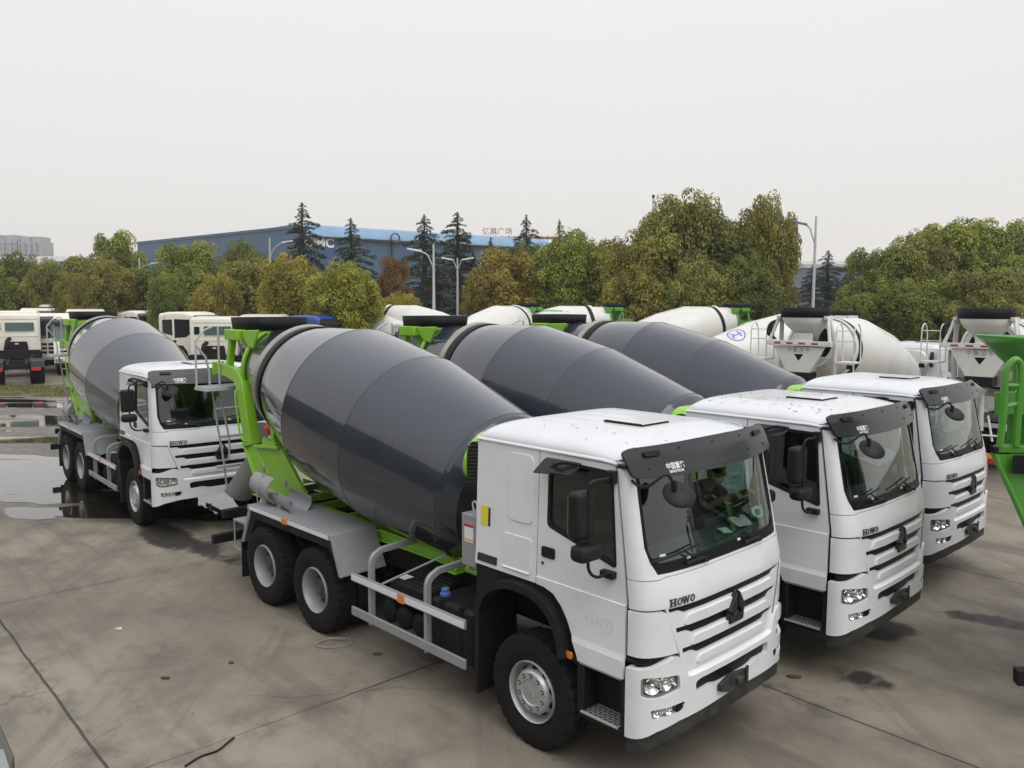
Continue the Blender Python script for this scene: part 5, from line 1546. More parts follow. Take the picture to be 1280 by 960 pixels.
def ground_mat():
    m, nt = mat_new('yard_concrete'); L = nt.links.new
    out = nd(nt, 'ShaderNodeOutputMaterial'); b = nd(nt, 'ShaderNodeBsdfPrincipled')
    tc = nd(nt, 'ShaderNodeTexCoord'); mp = nd(nt, 'ShaderNodeMapping'); mp.vector_type = 'POINT'
    mp.inputs['Rotation'].default_value = (0, 0, math.atan2(.742, .670))    # slab axes
    L(tc.outputs['Object'], mp.inputs[0])
    def noise_(scale, det=6, rough=.6, stretch=None, src=None):
        n = nd(nt, 'ShaderNodeTexNoise', Scale=scale, Detail=float(det), Roughness=rough)
        if stretch:
            m2 = nd(nt, 'ShaderNodeMapping'); m2.inputs['Scale'].default_value = stretch; L((src or mp).outputs[0], m2.inputs[0]); L(m2.outputs[0], n.inputs['Vector'])
        else: L(mp.outputs[0], n.inputs['Vector'])
        return n.outputs['Fac']
    def ramp(x, a, b_, lo=0., hi=1.):
        r = nd(nt, 'ShaderNodeMapRange'); r.interpolation_type = 'SMOOTHSTEP'
        r.inputs['From Min'].default_value = a; r.inputs['From Max'].default_value = b_; r.inputs['To Min'].default_value = lo; r.inputs['To Max'].default_value = hi
        L(x, r.inputs['Value']); return r.outputs[0]
    def mix(f, c1, c2, mode='MIX'):
        x = nd(nt, 'ShaderNodeMixRGB', _blend_type=mode)
        if isinstance(f, float): x.inputs[0].default_value = f
        else: L(f, x.inputs[0])
        for s, c in ((1, c1), (2, c2)):
            if isinstance(c, tuple): x.inputs[s].default_value = (*c, 1)
            else: L(c, x.inputs[s])
        return x.outputs[0]
    def math_(op, a, b_):
        x = nd(nt, 'ShaderNodeMath', _operation=op)
        for i, q in enumerate((a, b_)):
            if isinstance(q, (int, float)): x.inputs[i].default_value = q
            else: L(q, x.inputs[i])
        return x.outputs[0]
    col = mix(ramp(noise_(.22, 5), .32, .68), (.195, .168, .128), (.305, .268, .205))
    col = mix(ramp(noise_(1.1, 9, .68), .40, .72), col, (.150, .130, .106))
    col = mix(ramp(noise_(.55, 7, .7, (.16, 1.8, 1)), .48, .70, 0, .70), col, (.105, .091, .075))      # tyre smears along the lanes
    m3 = nd(nt, 'ShaderNodeMapping'); m3.inputs['Rotation'].default_value = (0, 0, R(38)); L(mp.outputs[0], m3.inputs[0])
    col = mix(ramp(noise_(.7, 6, .7, (.14, 2.1, 1), m3), .50, .70, 0, .60), col, (.115, .100, .082))
    col = mix(ramp(noise_(4.5, 10, .75), .56, .80, 0, .75), col, (.27, .24, .195))
    col = mix(ramp(noise_(24, 4, .7), .60, .80, 0, .55), col, (.10, .088, .075))
    col = mix(ramp(noise_(85, 3, .8), .46, .72, 0, .42), col, (.085, .074, .060))
    col = mix(ramp(noise_(52, 3, .8), .56, .76, 0, .40), col, (.36, .32, .255))
    vo = nd(nt, 'ShaderNodeTexVoronoi', Scale=2.1); L(mp.outputs[0], vo.inputs['Vector'])
    col = mix(ramp(vo.outputs['Distance'], .02, .05, .85, 0), col, (.07, .062, .052))                   # specks
    # slab joints
    sp = nd(nt, 'ShaderNodeSeparateXYZ'); L(mp.outputs[0], sp.inputs[0])
    wob = math_('MULTIPLY', math_('SUBTRACT', noise_(1.5, 4), .5), .05)
    def joint(c, off, per, w):
        x = math_('ADD', math_('SUBTRACT', c, off), wob)
        x = math_('ABSOLUTE', math_('SUBTRACT', math_('MODULO', math_('ADD', x, per * 40.5), per), per / 2), 0)
        return ramp(x, w * .3, w * .8, 1, 0), ramp(x, w, .32, 1, 0)
    j1, e1 = joint(sp.outputs[1], 2.03, 5.95, .026); j2, e2 = joint(sp.outputs[0], -7.51, 5.60, .026)
    jj = math_('MAXIMUM', j1, math_('MULTIPLY', j2, ramp(noise_(.3, 2), .35, .6, .25, 1))); ee = math_('MAXIMUM', e1, e2)
    col = mix(math_('MULTIPLY', ee, ramp(noise_(2.2, 5), .45, .7, 0, .55)), col, (.115, .10, .085))
    # cracks
    vc = nd(nt, 'ShaderNodeTexVoronoi', Scale=.16); vc.feature = 'DISTANCE_TO_EDGE'
    nv = nd(nt, 'ShaderNodeTexNoise', Scale=.9, Detail=5.0); L(mp.outputs[0], nv.inputs['Vector'])
    av = nd(nt, 'ShaderNodeMixRGB', _blend_type='ADD'); av.inputs[0].default_value = 1.0; L(mp.outputs[0], av.inputs[1]); L(nv.outputs['Color'], av.inputs[2]); L(av.outputs[0], vc.inputs['Vector'])
    cr = math_('MULTIPLY', ramp(vc.outputs['Distance'], .0006, .002, 1, 0), ramp(noise_(.12, 2), .56, .64))
    jj = math_('MAXIMUM', jj, math_('MULTIPLY', cr, .55))
    col = mix(math_('MULTIPLY', jj, .85), col, (.030, .026, .022))
    # wet and oily patches (vertex attributes)
    aw = nd(nt, 'ShaderNodeAttribute', _attribute_name='wet'); ao = nd(nt, 'ShaderNodeAttribute', _attribute_name='oil')
    wet = ramp(math_('ADD', aw.outputs['Fac'], math_('MULTIPLY', math_('SUBTRACT', noise_(1.6, 8, .7), .5), .9)), .35, .62)
    oil = ramp(math_('ADD', ao.outputs['Fac'], math_('MULTIPLY', math_('SUBTRACT', noise_(2.2, 8, .7), .5), .8)), .30, .62)
    col = mix(wet, col, mix(1.0, col, (.50, .50, .50), 'MULTIPLY'))
    col = mix(math_('MULTIPLY', oil, .88), col, (.022, .020, .018))
    L(col, b.inputs['Base Color'])
    ro = math_('SUBTRACT', ramp(noise_(3, 5), .3, .7, .72, .92), math_('MULTIPLY', wet, .42)); ro = math_('SUBTRACT', ro, math_('MULTIPLY', oil, .25))
    L(ro, b.inputs['Roughness']); b.inputs['Specular IOR Level'].default_value = .4
    hh = math_('SUBTRACT', math_('ADD', noise_(6, 8, .7), math_('MULTIPLY', noise_(60, 3), .25)), math_('MULTIPLY', jj, 1.5))
    bp = nd(nt, 'ShaderNodeBump', Strength=.35, Distance=.015); L(hh, bp.inputs['Height']); L(bp.outputs[0], b.inputs['Normal'])
    L(b.outputs[0], out.inputs[0]); return m


OIL = [((4.02, 8.97), (.34, .15), -.75, .85), ((6.48, 10.69), (.58, .19), -.5, .9), ((5.01, 10.43), (.32, .22), -.6, .95), ((4.8, 10.2), (.26, .18), .3, .85), ((7.9, 14.6), (.6, .2), -.7, .45), ((-6.3, 14.6), (.9, .35), -.9, 1.0), ((-5.3, 13.8), (.7, .22), -.9, .85), ((-4.6, 13.2), (.35, .15), -.9, .7), ((-4.2, 15.2), (2.0, 1.0), -.8, .8),
       ((2.2, 9.8), (2.6, 1.0), -.8, .38), ((-2.8, 12.4), (2.2, .8), -.8, .35)]


def build_ground():
    def axis_(lo, hi, st, far):
        a = [lo + st * i for i in range(int((hi - lo) / st) + 1)]
        d = st; p = lo; q = a[-1]; L_ = []; R__ = []
        while q < far: d *= 1.5; q += d; R__.append(q)
        d = st
        while p > -far: d *= 1.5; p -= d; L_.append(p)
        return L_[::-1] + a + R__
    xs = axis_(-31, 14, .2, 1100); ys = axis_(5, 39, .2, 1100)
    nx, ny = len(xs), len(ys)
    v = [(x, y, 0) for y in ys for x in xs]
    f = [(j * nx + i, j * nx + i + 1, (j + 1) * nx + i + 1, (j + 1) * nx + i) for j in range(ny - 1) for i in range(nx - 1)]
    me = bpy.data.meshes.new('ground'); me.from_pydata(v, [], f)
    wet = []; oil = []
    for (x, y, _) in v:
        w = o_ = 0
        if -32 < x < 15 and 4 < y < 40:
            if x < 0 and y > 12:
                s = sdf(PUD, x, y); w = max(0, min(1, .55 + s * .7))
            for (c, r_, a, k) in OIL:
                dx, dy = x - c[0], y - c[1]; ca, sa = math.cos(a), math.sin(a)
                q = math.hypot((dx * ca + dy * sa) / r_[0], (-dx * sa + dy * ca) / r_[1])
                if q < 1.6: o_ = max(o_, k * max(0, 1 - (q / 1.6) ** 2))
        wet.append(w); oil.append(o_)
    me.attributes.new('wet', 'FLOAT', 'POINT').data.foreach_set('value', wet)
    me.attributes.new('oil', 'FLOAT', 'POINT').data.foreach_set('value', oil)
    me.materials.append(ground_mat())
    o = bpy.data.objects.new('ground', me); C.objects.link(o); tag(o, kind='structure')
    # standing water
    wm, nt = mat_new('puddle_water'); out = nd(nt, 'ShaderNodeOutputMaterial')
    gl = nd(nt, 'ShaderNodeBsdfGlossy'); gl.inputs['Roughness'].default_value = .03; gl.inputs[0].default_value = (1, 1, 1, 1)
    tr = nd(nt, 'ShaderNodeBsdfTransparent'); tr.inputs[0].default_value = (.50, .48, .45, 1)
    fr = nd(nt, 'ShaderNodeFresnel', IOR=1.36); mx = nd(nt, 'ShaderNodeMixShader'); mm = nd(nt, 'ShaderNodeMath', _operation='MULTIPLY'); mm.use_clamp = True; mm.inputs[1].default_value = 1.42; nt.links.new(fr.outputs[0], mm.inputs[0]); nt.links.new(mm.outputs[0], mx.inputs[0])
    n2 = nd(nt, 'ShaderNodeTexNoise', Scale=5.0, Detail=2.0); bp = nd(nt, 'ShaderNodeBump', Strength=.02, Distance=.01)
    tc = nd(nt, 'ShaderNodeTexCoord'); nt.links.new(tc.outputs['Object'], n2.inputs['Vector']); nt.links.new(n2.outputs['Fac'], bp.inputs['Height']); nt.links.new(bp.outputs[0], gl.inputs['Normal']); nt.links.new(bp.outputs[0], fr.inputs['Normal'])
    nt.links.new(tr.outputs[0], mx.inputs[1]); nt.links.new(gl.outputs[0], mx.inputs[2]); nt.links.new(mx.outputs[0], out.inputs[0])
    g = contour_mesh(puddle_field, -30.5, -3.4, 14.6, 37.2, .11, .005)
    tag(obj('puddle', g, wm, smooth=0, recalc=False), kind='structure')
    # grass verge
    def verge(x, y): return min(y - 36.6 - .5 * pnoise(x, y, .5), 41.6 - y, -9 - x, x + 70) + .5 * pnoise(x, y, .8, 2)
    gm = pm('verge_soil', (.10, .095, .045), .95, dirt=.6, dscale=2, dcol=(.16, .14, .09))
    tag(obj('verge', contour_mesh(verge, -60, -8, 35.5, 42.5, .5, .006), gm, recalc=False), kind='structure')
    L_ = []; r_ = random.Random(3)
    for _ in range(26000):
        x = r_.uniform(-48, -9); y = r_.uniform(36, 42)
        if verge(x, y) < .1 or pnoise(x, y, .7, 8) < -.25: continue
        l = r_.uniform(.06, .20)
        L_.append((Vector((x, y, l * .4)), Vector((r_.gauss(0, 1), r_.gauss(0, 1), .25)).normalized(), l, .03, r_.random()))
    o = leaves_mesh('grass', L_, None, M['grass']); tag(o, kind='stuff')
    # yard litter
    def bit(name, pts, r, m, lab, cat):
        o = obj(name, G().tube(bez(pts, 5), r, 5), m); tag(o, lab, cat)
    M['wire'] = pm('dull_wire', (.30, .29, .26), .6)
    bit('wire_coil', [(-2.45, 9.80, .015), (-2.3, 10.0, .02), (-2.05, 9.98, .02), (-2.0, 9.82, .02), (-2.2, 9.72, .02), (-2.42, 9.78, .02), (-2.30, 9.95, .03), (-2.08, 9.93, .03)], .006, M['wire'], 'thin loop of pale wire lying on the concrete by the rear wheels', 'wire')
    bit('cable_end', [(-2.70, 7.62, .012), (-2.73, 7.50, .02), (-2.78, 7.38, .012), (-2.90, 7.28, .012), (-2.98, 7.12, .012)], .010, M['plast'], 'short dark cable end lying along the slab joint nearest the viewer', 'cable')
    M['leafb'] = pm('dead_leaf', (.10, .06, .03), .8)
    for k, (x, y, s, lab) in enumerate(((3.22, 8.98, .09, 'crumpled brown scrap on the concrete in front of the nearest bumper'), (-5.1, 10.3, .055, 'pale paper scrap lying alone on the open concrete'), (-1.62, 9.55, .06, 'dark pebble beside the wire loop'), (-3.9, 8.9, .06, 'dark pebble on the open slab before the wheels'), (-3.3, 9.3, .05, 'small brown leaf on the slab before the wheels'))):
        g = G(); r2 = random.Random(k); n = 7
        top = [(x + s * math.cos(i) * r2.uniform(.6, 1.1), y + s * .5 * math.sin(i) * r2.uniform(.6, 1.1), .012 + r2.random() * .02) for i in [2 * PI * q / n for q in range(n)]]
        g.hexa([(p[0], p[1], .002) for p in top], top)
        tag(obj('litter_scrap' if k in (0, 1) else 'pebble', g, M['paper'] if k == 1 else M['leafb']), lab, 'litter')
# ------------------------------------------------------------------ put the yard together
def place(o, x, y, yaw, label=None, cat=None, group=None, name=None):
    o.location = (x, y, 0); o.rotation_euler = (0, 0, yaw)
    if name: o.name = name
    tag(o, label, cat, group); return o


def view_ray(px, py):
    return Vector(((px - 640) / FPX, math.cos(PITCH) - (py - 480) / FPX * math.sin(PITCH), -math.sin(PITCH) - (py - 480) / FPX * math.cos(PITCH)))


build_ground()
build_buildings()
GREY = 'grey drum mixers parked in the yard'
T1 = mixer_proto()
tag(T1, 'nearest grey drum mixer with a person visible behind its windscreen', 'mixer truck', GREY)
T2 = place(copy_tree(T1, skip=('pen_marks',)), 3.56, 10.458, -.801, 'grey drum mixer in the middle of three parked abreast, leaf specks on its roof', 'mixer truck', GREY)
T3 = place(copy_tree(T1, skip=('pen_marks',)), 6.049, 13.405, -.808, 'grey drum mixer farthest from the viewer in the row of three, beside the white mixers', 'mixer truck', GREY)
T4 = place(copy_tree(T1, skip=('pen_marks', 'lower_valance', 'tow_plate')), -6.318, 16.125, -.863, 'grey drum mixer standing alone by the large puddle', 'mixer truck', GREY)
build_driver((1.027, 8.289, -.804))
# specks and leaf litter on the roofs
for T_, n, sd in ((T1, 70, 1), (T2, 420, 2), (T3, 60, 3)):
    rf = [c for c in T_.children if c.name.startswith('roof')][0]
    if rf.data.users > 1 and T_ is not T1: pass
    r_ = random.Random(sd); g = G()
    me = rf.data
    for _ in range(n):
        p = me.vertices[r_.randrange(len(me.vertices))].co
        if p.z < 3.0 or (T_ is T2 and r_.random() < .3 and p.x > .5): continue
        x, y = p.x + r_.uniform(-.04, .04), p.y + r_.uniform(-.03, .03); s = r_.uniform(.008, .022) * (1.15 if T_ is T2 else 1); a = r_.random() * 6
        z = p.z + .006
        g.add([(x + s * math.cos(a + i * 1.57) * (1 if i % 2 else .5), y + s * math.sin(a + i * 1.57) * (1 if i % 2 else .5), z) for i in range(4)], [(0, 1, 2, 3)])
    o = obj('roof_litter', g, pm('roof_specks', (.16, .11, .06), .8), rf, smooth=0); o['kind'] = 'stuff'

# white mixers
WMAP = {'grey_drum_paint': M['drumw'], 'lime_paint': M['whitep'], 'silver_paint': M['whitep'], 'galvanised_post': M['whitep'], 'raw_ring_steel': M['whitep'], 'black_rubber_collar': M['collar']}
SKIP = ('pen_marks', 'hopper', 'hopper_collar', 'hopper_support', 'stand_column', 'grab_rail', 'ladder', 'discharge_chute', 'extension_chute', 'rear_step', 'lamp_bracket', 'underrun_bar')
TW = copy_tree(T1, skip=SKIP, remap=WMAP); TW.name = 'white_mixer_truck'
white_rear(TW)
WH = 'white drum mixers at the back of the yard'
def at_hopper(o, hx, hy, yaw, hoff=7.3):
    place(o, hx + hoff * math.cos(yaw), hy + hoff * math.sin(yaw), yaw)
at_hopper(TW, 7.45, 20.9, R(45)); tag(TW, 'white mixer, rear funnel to the viewer, right behind the third grey mixer', 'mixer truck', WH)
W2 = copy_tree(TW); at_hopper(W2, 11.35, 19.7, R(44)); tag(W2, 'white mixer with its rear funnel to the viewer, next to the bright green mixer', 'mixer truck', WH)
WMAP2 = {k: v for k, v in WMAP.items() if k != 'lime_paint'}; WMAP2['lime_paint'] = M['green']
SK2 = ('pen_marks', 'extension_chute')
SK3 = SK2 + ('lettering',)
WB = copy_tree(T1, skip=SK2, remap=WMAP); WB.name = 'white_mixer_truck'; at_hopper(WB, 13.3, 33.0, R(195)); tag(WB, 'white mixer lying across behind the third grey drum, blue ring emblem on its drum', 'mixer truck', WH)
M['bluemark'] = pm('blue_mark', (.13, .17, .50), .5)
t = R(12.94); axis = Vector((math.cos(t), 0, -math.sin(t)))
Md = Matrix.Translation((-4, 0, 2.57)) @ axis.to_track_quat('Z', 'Y').to_matrix().to_4x4()
def drum_pt(a, s, off=.004):
    r = 1.165 + (.952 - 1.165) * max(0, (s - .69)) / 1.65
    return Md @ Vector(((r + off) * math.cos(a), (r + off) * math.sin(a), s))
def side_angle(T_, kv=.6, kz=.9):
    """angle on the drum that looks up and towards the viewer"""
    best = None
    for k in range(360):
        p = T_.matrix_basis @ drum_pt(R(k), 1.2); c = T_.matrix_basis @ (Md @ Vector((0, 0, 1.2)))
        n = (p - c).normalized(); q = n.dot((Vector((0, 0, CAMZ)) - p).normalized()) * kv + n.z * kz
        if best is None or q > best[0]: best = (q, k)
    return R(best[1])
a0 = side_angle(WB); g = G()
N_ = 36
for (rx, ry, w) in ((.40, .34, .05),):
    v = []
    for k in range(N_):
        q = 2 * PI * k / N_
        for e in (0, w): v.append(drum_pt(a0 + (rx - e) * math.sin(q) / 1.1, 1.62 + (ry - e) * math.cos(q)))
    g.add(v, [(2 * k, 2 * k + 1, (2 * k + 3) % (2 * N_), (2 * k + 2) % (2 * N_)) for k in range(N_)])
for (a, b) in (((-.2, -.13), (.2, -.13)), ((-.03, -.2), (-.03, .2)), ((-.03, .06), (.2, .2)), ((-.2, .17), (.0, .17))):
    v = []
    for k in range(6):
        q = k / 5; u = a[0] + (b[0] - a[0]) * q; w_ = a[1] + (b[1] - a[1]) * q
        for e in (-.028, .028): v.append(drum_pt(a0 + (u + e * (a[0] == b[0])) / 1.1, 1.62 + w_ + e * (a[0] != b[0])))
    g.add(v, [(2 * k, 2 * k + 1, 2 * k + 3, 2 * k + 2) for k in range(5)])
obj('drum_emblem', g, M['bluemark'], WB, smooth=60)
M['teal'] = pm('sea_green_paint', (.10, .36, .20), .4)
far = [(10.7, 40.5, 200, 'white mixer with a plain drum behind the third grey drum, under the tall olive tree', False),
       (4.95, 43.0, 190, 'white mixer with a green swoosh on its drum, seen above the second grey drum', True),
       (.6, 42.0, 238, 'white mixer turned half away, its cone just left of the swoosh drum', False),
       (-7.7, 46.0, -18, 'white mixer with a plain drum left of the tall lamp post', False),
       (-9.2, 48.5, -52, 'white mixer with a green swoosh under the yellow green tree', True)]
for (hx, hy, yw, lab, sw) in far:
    W_ = copy_tree(T1, skip=SK3, remap=WMAP2); W_.name = 'white_mixer_truck'; at_hopper(W_, hx, hy, R(yw)); tag(W_, lab, 'mixer truck', WH)
    W_.scale = (1.07, 1.07, 1.07)
    if sw:
        a = side_angle(W_, .22, 1.0); swoosh(W_, math.degrees(a) - 32, math.degrees(a) + 32, -.95, 1.2, .30, .55, M['teal'])
# the bright green mixer at the edge of the yard
GMAP = {'lime_paint': M['green'], 'silver_paint': M['green'], 'galvanised_post': M['green']}
TG = copy_tree(T1, skip=('pen_marks', 'hopper', 'hopper_collar', 'underrun_bar', 'discharge_chute', 'extension_chute', 'rear_step', 'hopper_support', 'stand_column', 'ladder', 'grab_rail', 'lamp_bracket', 'support_roller', 'roller_bracket', 'stand_crossmember'), remap=GMAP); TG.name = 'green_mixer_truck'
place(TG, 13.05, 8.55, -.02, 'bright green mixer showing only its ladder, hopper and chute at the right edge', 'mixer truck')
inv = TG.matrix_basis.inverted()
def loc(px, py, d):
    r = view_ray(px, py); return inv @ (Vector((0, 0, CAMZ)) + r * (d / r.y))
GM = M['green']
g = G(); n = 26; hc = loc(1330, 418, 9.0)
v = []
for (r, z, e) in ((.80, .0, .10), (.72, -.10, .06), (.50, -.36, 0), (.34, -.62, 0), (.30, -.95, 0)):
    for k in range(n):
        a = 2 * PI * k / n; dip = .10 * (1 - math.cos(a * 2)) * (r - .3)
        v.append(hc + Vector((r * math.cos(a) * (1.0 + e), r * math.sin(a), z - dip * .3)))
g.add(v, [(i * n + k, i * n + (k + 1) % n, (i + 1) * n + (k + 1) % n, (i + 1) * n + k) for i in range(4) for k in range(n)])
o = obj('hopper', g, GM, TG, smooth=50); o.modifiers.new('thick', 'SOLIDIFY').thickness = .02
def lslab(q, d0, d1, name, m, bevel=.008):
    g = G(); g.hexa([loc(x, y, d0) for x, y in q], [loc(x, y, d1) for x, y in q]); return obj(name, g, m, TG, smooth=30, bevel=bevel)
lslab([(1243, 488), (1345, 486), (1345, 516), (1243, 517)], 8.45, 8.75, 'rear_beam', GM)
lslab([(1268, 445), (1345, 440), (1345, 640), (1256, 560)], 8.85, 8.95, 'stand_panel', GM)
g = G(); d = 8.25
g.tube(bez([loc(1250, 556, d), loc(1254, 520, d), loc(1256, 478, d), loc(1259, 458, d), loc(1268, 448, d), loc(1275, 452, d), loc(1276, 470, d), loc(1273, 510, d), loc(1270, 556, d)], 5), .036, 8)
for (y0, y1, a, b) in ((480, 480, 1256, 1300), (507, 502, 1255, 1274)): g.tube([loc(a, y0, d), loc(b, y1, d)], .026, 8)
obj('ladder', g, GM, TG)
g = G(); a = [loc(1241, 556, 8.3), loc(1252, 553, 8.75), loc(1345, 550, 8.9), loc(1345, 556, 8.1)]
g.hexa([p - Vector((0, 0, .07)) for p in a], a); obj('platform', GM and g, GM, TG, bevel=.008)
g = G(); q = [(1244, 566), (1262, 566), (1345, 566), (1345, 800), (1283, 655)]
g.hexa([loc(x, y, 8.20) for x, y in q], [loc(x, y, 8.24) for x, y in q]); obj('discharge_chute', g, GM, TG)
g = G(); g.tube(bez([loc(1246, 556, 8.18), loc(1243, 563, 8.18), loc(1247, 576, 8.18), loc(1283, 655, 8.18), loc(1345, 800, 8.18)], 4), .028, 8); obj('chute_edge', g, GM, TG)
lslab([(1266, 567), (1345, 567), (1345, 592), (1266, 590)], 8.12, 8.17, 'lamp_box', M['slot'])
g = G(); g.box(*sorted((loc(1244, 557, 8.12).x, loc(1249, 557, 8.12).x)), *sorted((loc(1244, 557, 8.12).y, loc(1244, 557, 8.2).y)), loc(1244, 565, 8.12).z, loc(1244, 557, 8.12).z); obj('chute_hinge', g, M['slot'], TG)
a = [loc(1273, 837, 8.0), loc(1273, 856, 8.0), loc(1420, 862, 7.9), loc(1420, 842, 7.9)]
g = G(); g.hexa(a, [p + Vector((.02, .12, 0)) for p in a]); obj('underrun_bar', g, M['dark'], TG, bevel=.008)

# tall cab trucks of the back row
CR = 'tall cab chassis trucks in the back row'
P0 = cream_proto(); P0.name = 'cab_chassis_truck'
def px_xy(px, d): return ((px - 640) / 1025 * d, d)
rows = [(20, 47.5, 121, 'cream cab chassis truck seen from behind, red tail lamp over the grass verge', None),
        (66, 51.0, -63, 'cream cab truck facing the viewer beside the puddle mixer ladder', None),
        (25, 57.0, -65, 'cream cab truck facing the viewer, only its roof showing over the rear facing cab', None),
        (74, 66.0, -70, 'cream cab truck with the highest roof behind the puddle mixer ladder', 1.13),
        (186, 57.0, -42, 'cream cab truck whose roof shows just behind the drum of the puddle mixer', None),
        (236, 47.0, -12, 'cream cab truck turned side on with a dark front pillar and side windows', None),
        (273, 45.0, 97, 'cream cab truck seen from behind, left of the nearest hopper', None),
        (332, 47.5, 88, 'cream cab truck with only its roof showing above the nearest hopper', None),
        (396, 43.0, -25, 'blue cab truck standing under the yellow green tree', 'b'),
        (510, 52.0, -60, 'cream cab truck half hidden between the two nearest drums', None),
        (150, 62.0, 80, 'cream cab truck seen from behind far beyond the puddle mixer drum', None),
        (98, 49.0, -66, 'cream cab truck facing the viewer directly behind the puddle mixer ladder and column', None),
        (52, 62.0, -66, 'cream cab truck facing the viewer, small, between the two nearest left cabs', None),
        (-22, 52.0, -62, 'cream cab truck cut off by the left edge of the view', None),
        (108, 59.0, -58, 'cream cab truck facing the viewer over the collar of the puddle mixer', 1.04)]
for k, (px, d, yw, lab, ex) in enumerate(rows):  # each with its own height
    o = P0 if k == 0 else copy_tree(P0, remap={'cream_paint': M['blue']} if ex == 'b' else None)
    x, y = px_xy(px, d); place(o, x, y, R(yw), lab, 'truck', CR)
    o.scale = (1, 1, ex if isinstance(ex, float) else (1, .985, 1.01, 1, 1.02, 1.03, .965, .99, 1, 1, 1, .95, 1.05, 1, 1)[k])

# trees: (px, top py, half width px, distance, prototype, tint, label)
PR = [broad_proto(21, 8.0, 3.4, 1.2, 44, 54000), broad_proto(5, 8.0, 3.2, 1.1, 52, 54000), broad_proto(33, 8.0, 3.6, 1.3, 40, 54000), broad_proto(48, 8.0, 3.0, 1.2, 58, 54000)]
TGRP = 'broadleaf trees round the yard'
OL, GR, DK, BR, YL, RD, LG = (1.0, .98, .9), (.88, 1.0, .8), (.66, .72, .62), (1.0, .88, .76), (1.45, 1.2, .8), (.85, .45, .5), (1.10, 1.18, .8)
TREES = [(-6, 338, 34, 66, 0, GR, 'green tree at the very left edge of the tree row'), (28, 322, 34, 70, 1, DK, 'dark green tree below the tower blocks'), (70, 328, 34, 67, 2, OL, 'olive tree right of the tower blocks, below the grey roof'),
         (112, 318, 36, 72, 3, OL, 'olive tree below the low blue hall'), (152, 303, 36, 74, 0, LG, 'light green tree rising highest left of the blue hall corner'), (98, 345, 28, 60, 2, BR, 'low russet tree before the olive ones on the left'), (138, 330, 38, 62, 1, BR, 'brown green tree in front of the light green one'),
         (190, 333, 34, 64, 3, DK, 'dark tree below the left end of the blue hall'), (240, 315, 46, 62, 0, LG, 'broad bright green tree before the blue hall wall'), (216, 345, 26, 56, 2, GR, 'lower green tree at the foot of the bright green one'),
         (306, 307, 34, 68, 1, DK, 'dark green tree before the blue hall between bright tree and lamp'), (318, 322, 42, 57, 3, OL, 'dull olive tree left of the arched lamp'), (272, 346, 30, 54, 2, (1.35, 1.1, .85), 'low yellowish tree between bright green and dull olive ones'),
         (372, 322, 46, 50, 2, YL, 'yellow brown tree right of the arched lamp'), (430, 332, 48, 44.5, 1, (1.35, 1.3, .7), 'yellow green tree with a visible trunk above the nearest drum'), (493, 331, 24, 64, 0, RD, 'small reddish brown tree between the two cedars'), (505, 364, 24, 55, 3, YL, 'low yellow bush like tree under the reddish one'),
         (628, 322, 48, 52, 0, (1.3, .98, .75), 'russet green tree right of the twin lamp'), (664, 306, 34, 56, 2, DK, 'dark tree between the russet one and the green one'), (712, 294, 50, 52, 1, LG, 'rounded green tree above the swoosh drum'), (765, 298, 40, 54, 3, OL, 'olive tree between the rounded green one and the tall pair'),
         (845, 246, 62, 48, 2, OL, 'tallest broad olive tree in front of the bare pole'), (795, 312, 46, 46, 0, (1.2, 1.02, .8), 'lower brownish tree at the foot of the tallest one'), (893, 268, 52, 49, 3, DK, 'dark tree joining the tallest olive one and the brownish tall one'), (954, 252, 41, 48, 1, (1.0, .90, .74), 'tall brownish tree just left of the hooded lamp'), (925, 320, 48, 45, 2, DK, 'dark lower tree in front of the two tall ones'), (870, 330, 46, 44.5, 1, OL, 'olive lower tree in front of the tallest one'),
         (1098, 318, 50, 50, 0, GR, 'green tree at the left flank of the wide clump on the right'), (1180, 272, 58, 52, 3, LG, 'highest light green tree of the clump on the right'), (1140, 296, 46, 50, 1, OL, 'olive tree between the flank and the highest of the right clump'), (1248, 276, 60, 51, 2, (1.05, 1.15, .85), 'green tree at the very right edge of the clump'), (1150, 350, 52, 46, 2, GR, 'low green tree in front of the right clump'), (1225, 345, 56, 45, 0, OL, 'low olive tree in front of the right clump, behind the white funnel'), (1075, 362, 32, 47, 3, GR, 'smallest green tree at the foot of the right clump')]
first = {}
for (px, ty, hw, d, pi, tint, lab) in TREES:
    p = PR[pi]
    o = p if pi not in first else copy_tree(p)
    first[pi] = 1
    x, y = px_xy(px, d); h = (CAMZ + (380.5 - ty) / 1025 * d) * 1.02; rad = hw * 1.10 / 1025 * d
    place(o, x, y, rnd.uniform(0, 6.28), lab, 'tree', TGRP)
    base_r = (3.4, 3.2, 3.6, 3.0)[pi]
    o.scale = (rad / base_r, rad / base_r, h / 8.0)
    set_tint(o, tint)
CP = [cedar_proto(2, 11, 3.3), cedar_proto(9, 11, 3.0), cedar_proto(31, 11, 3.6)]
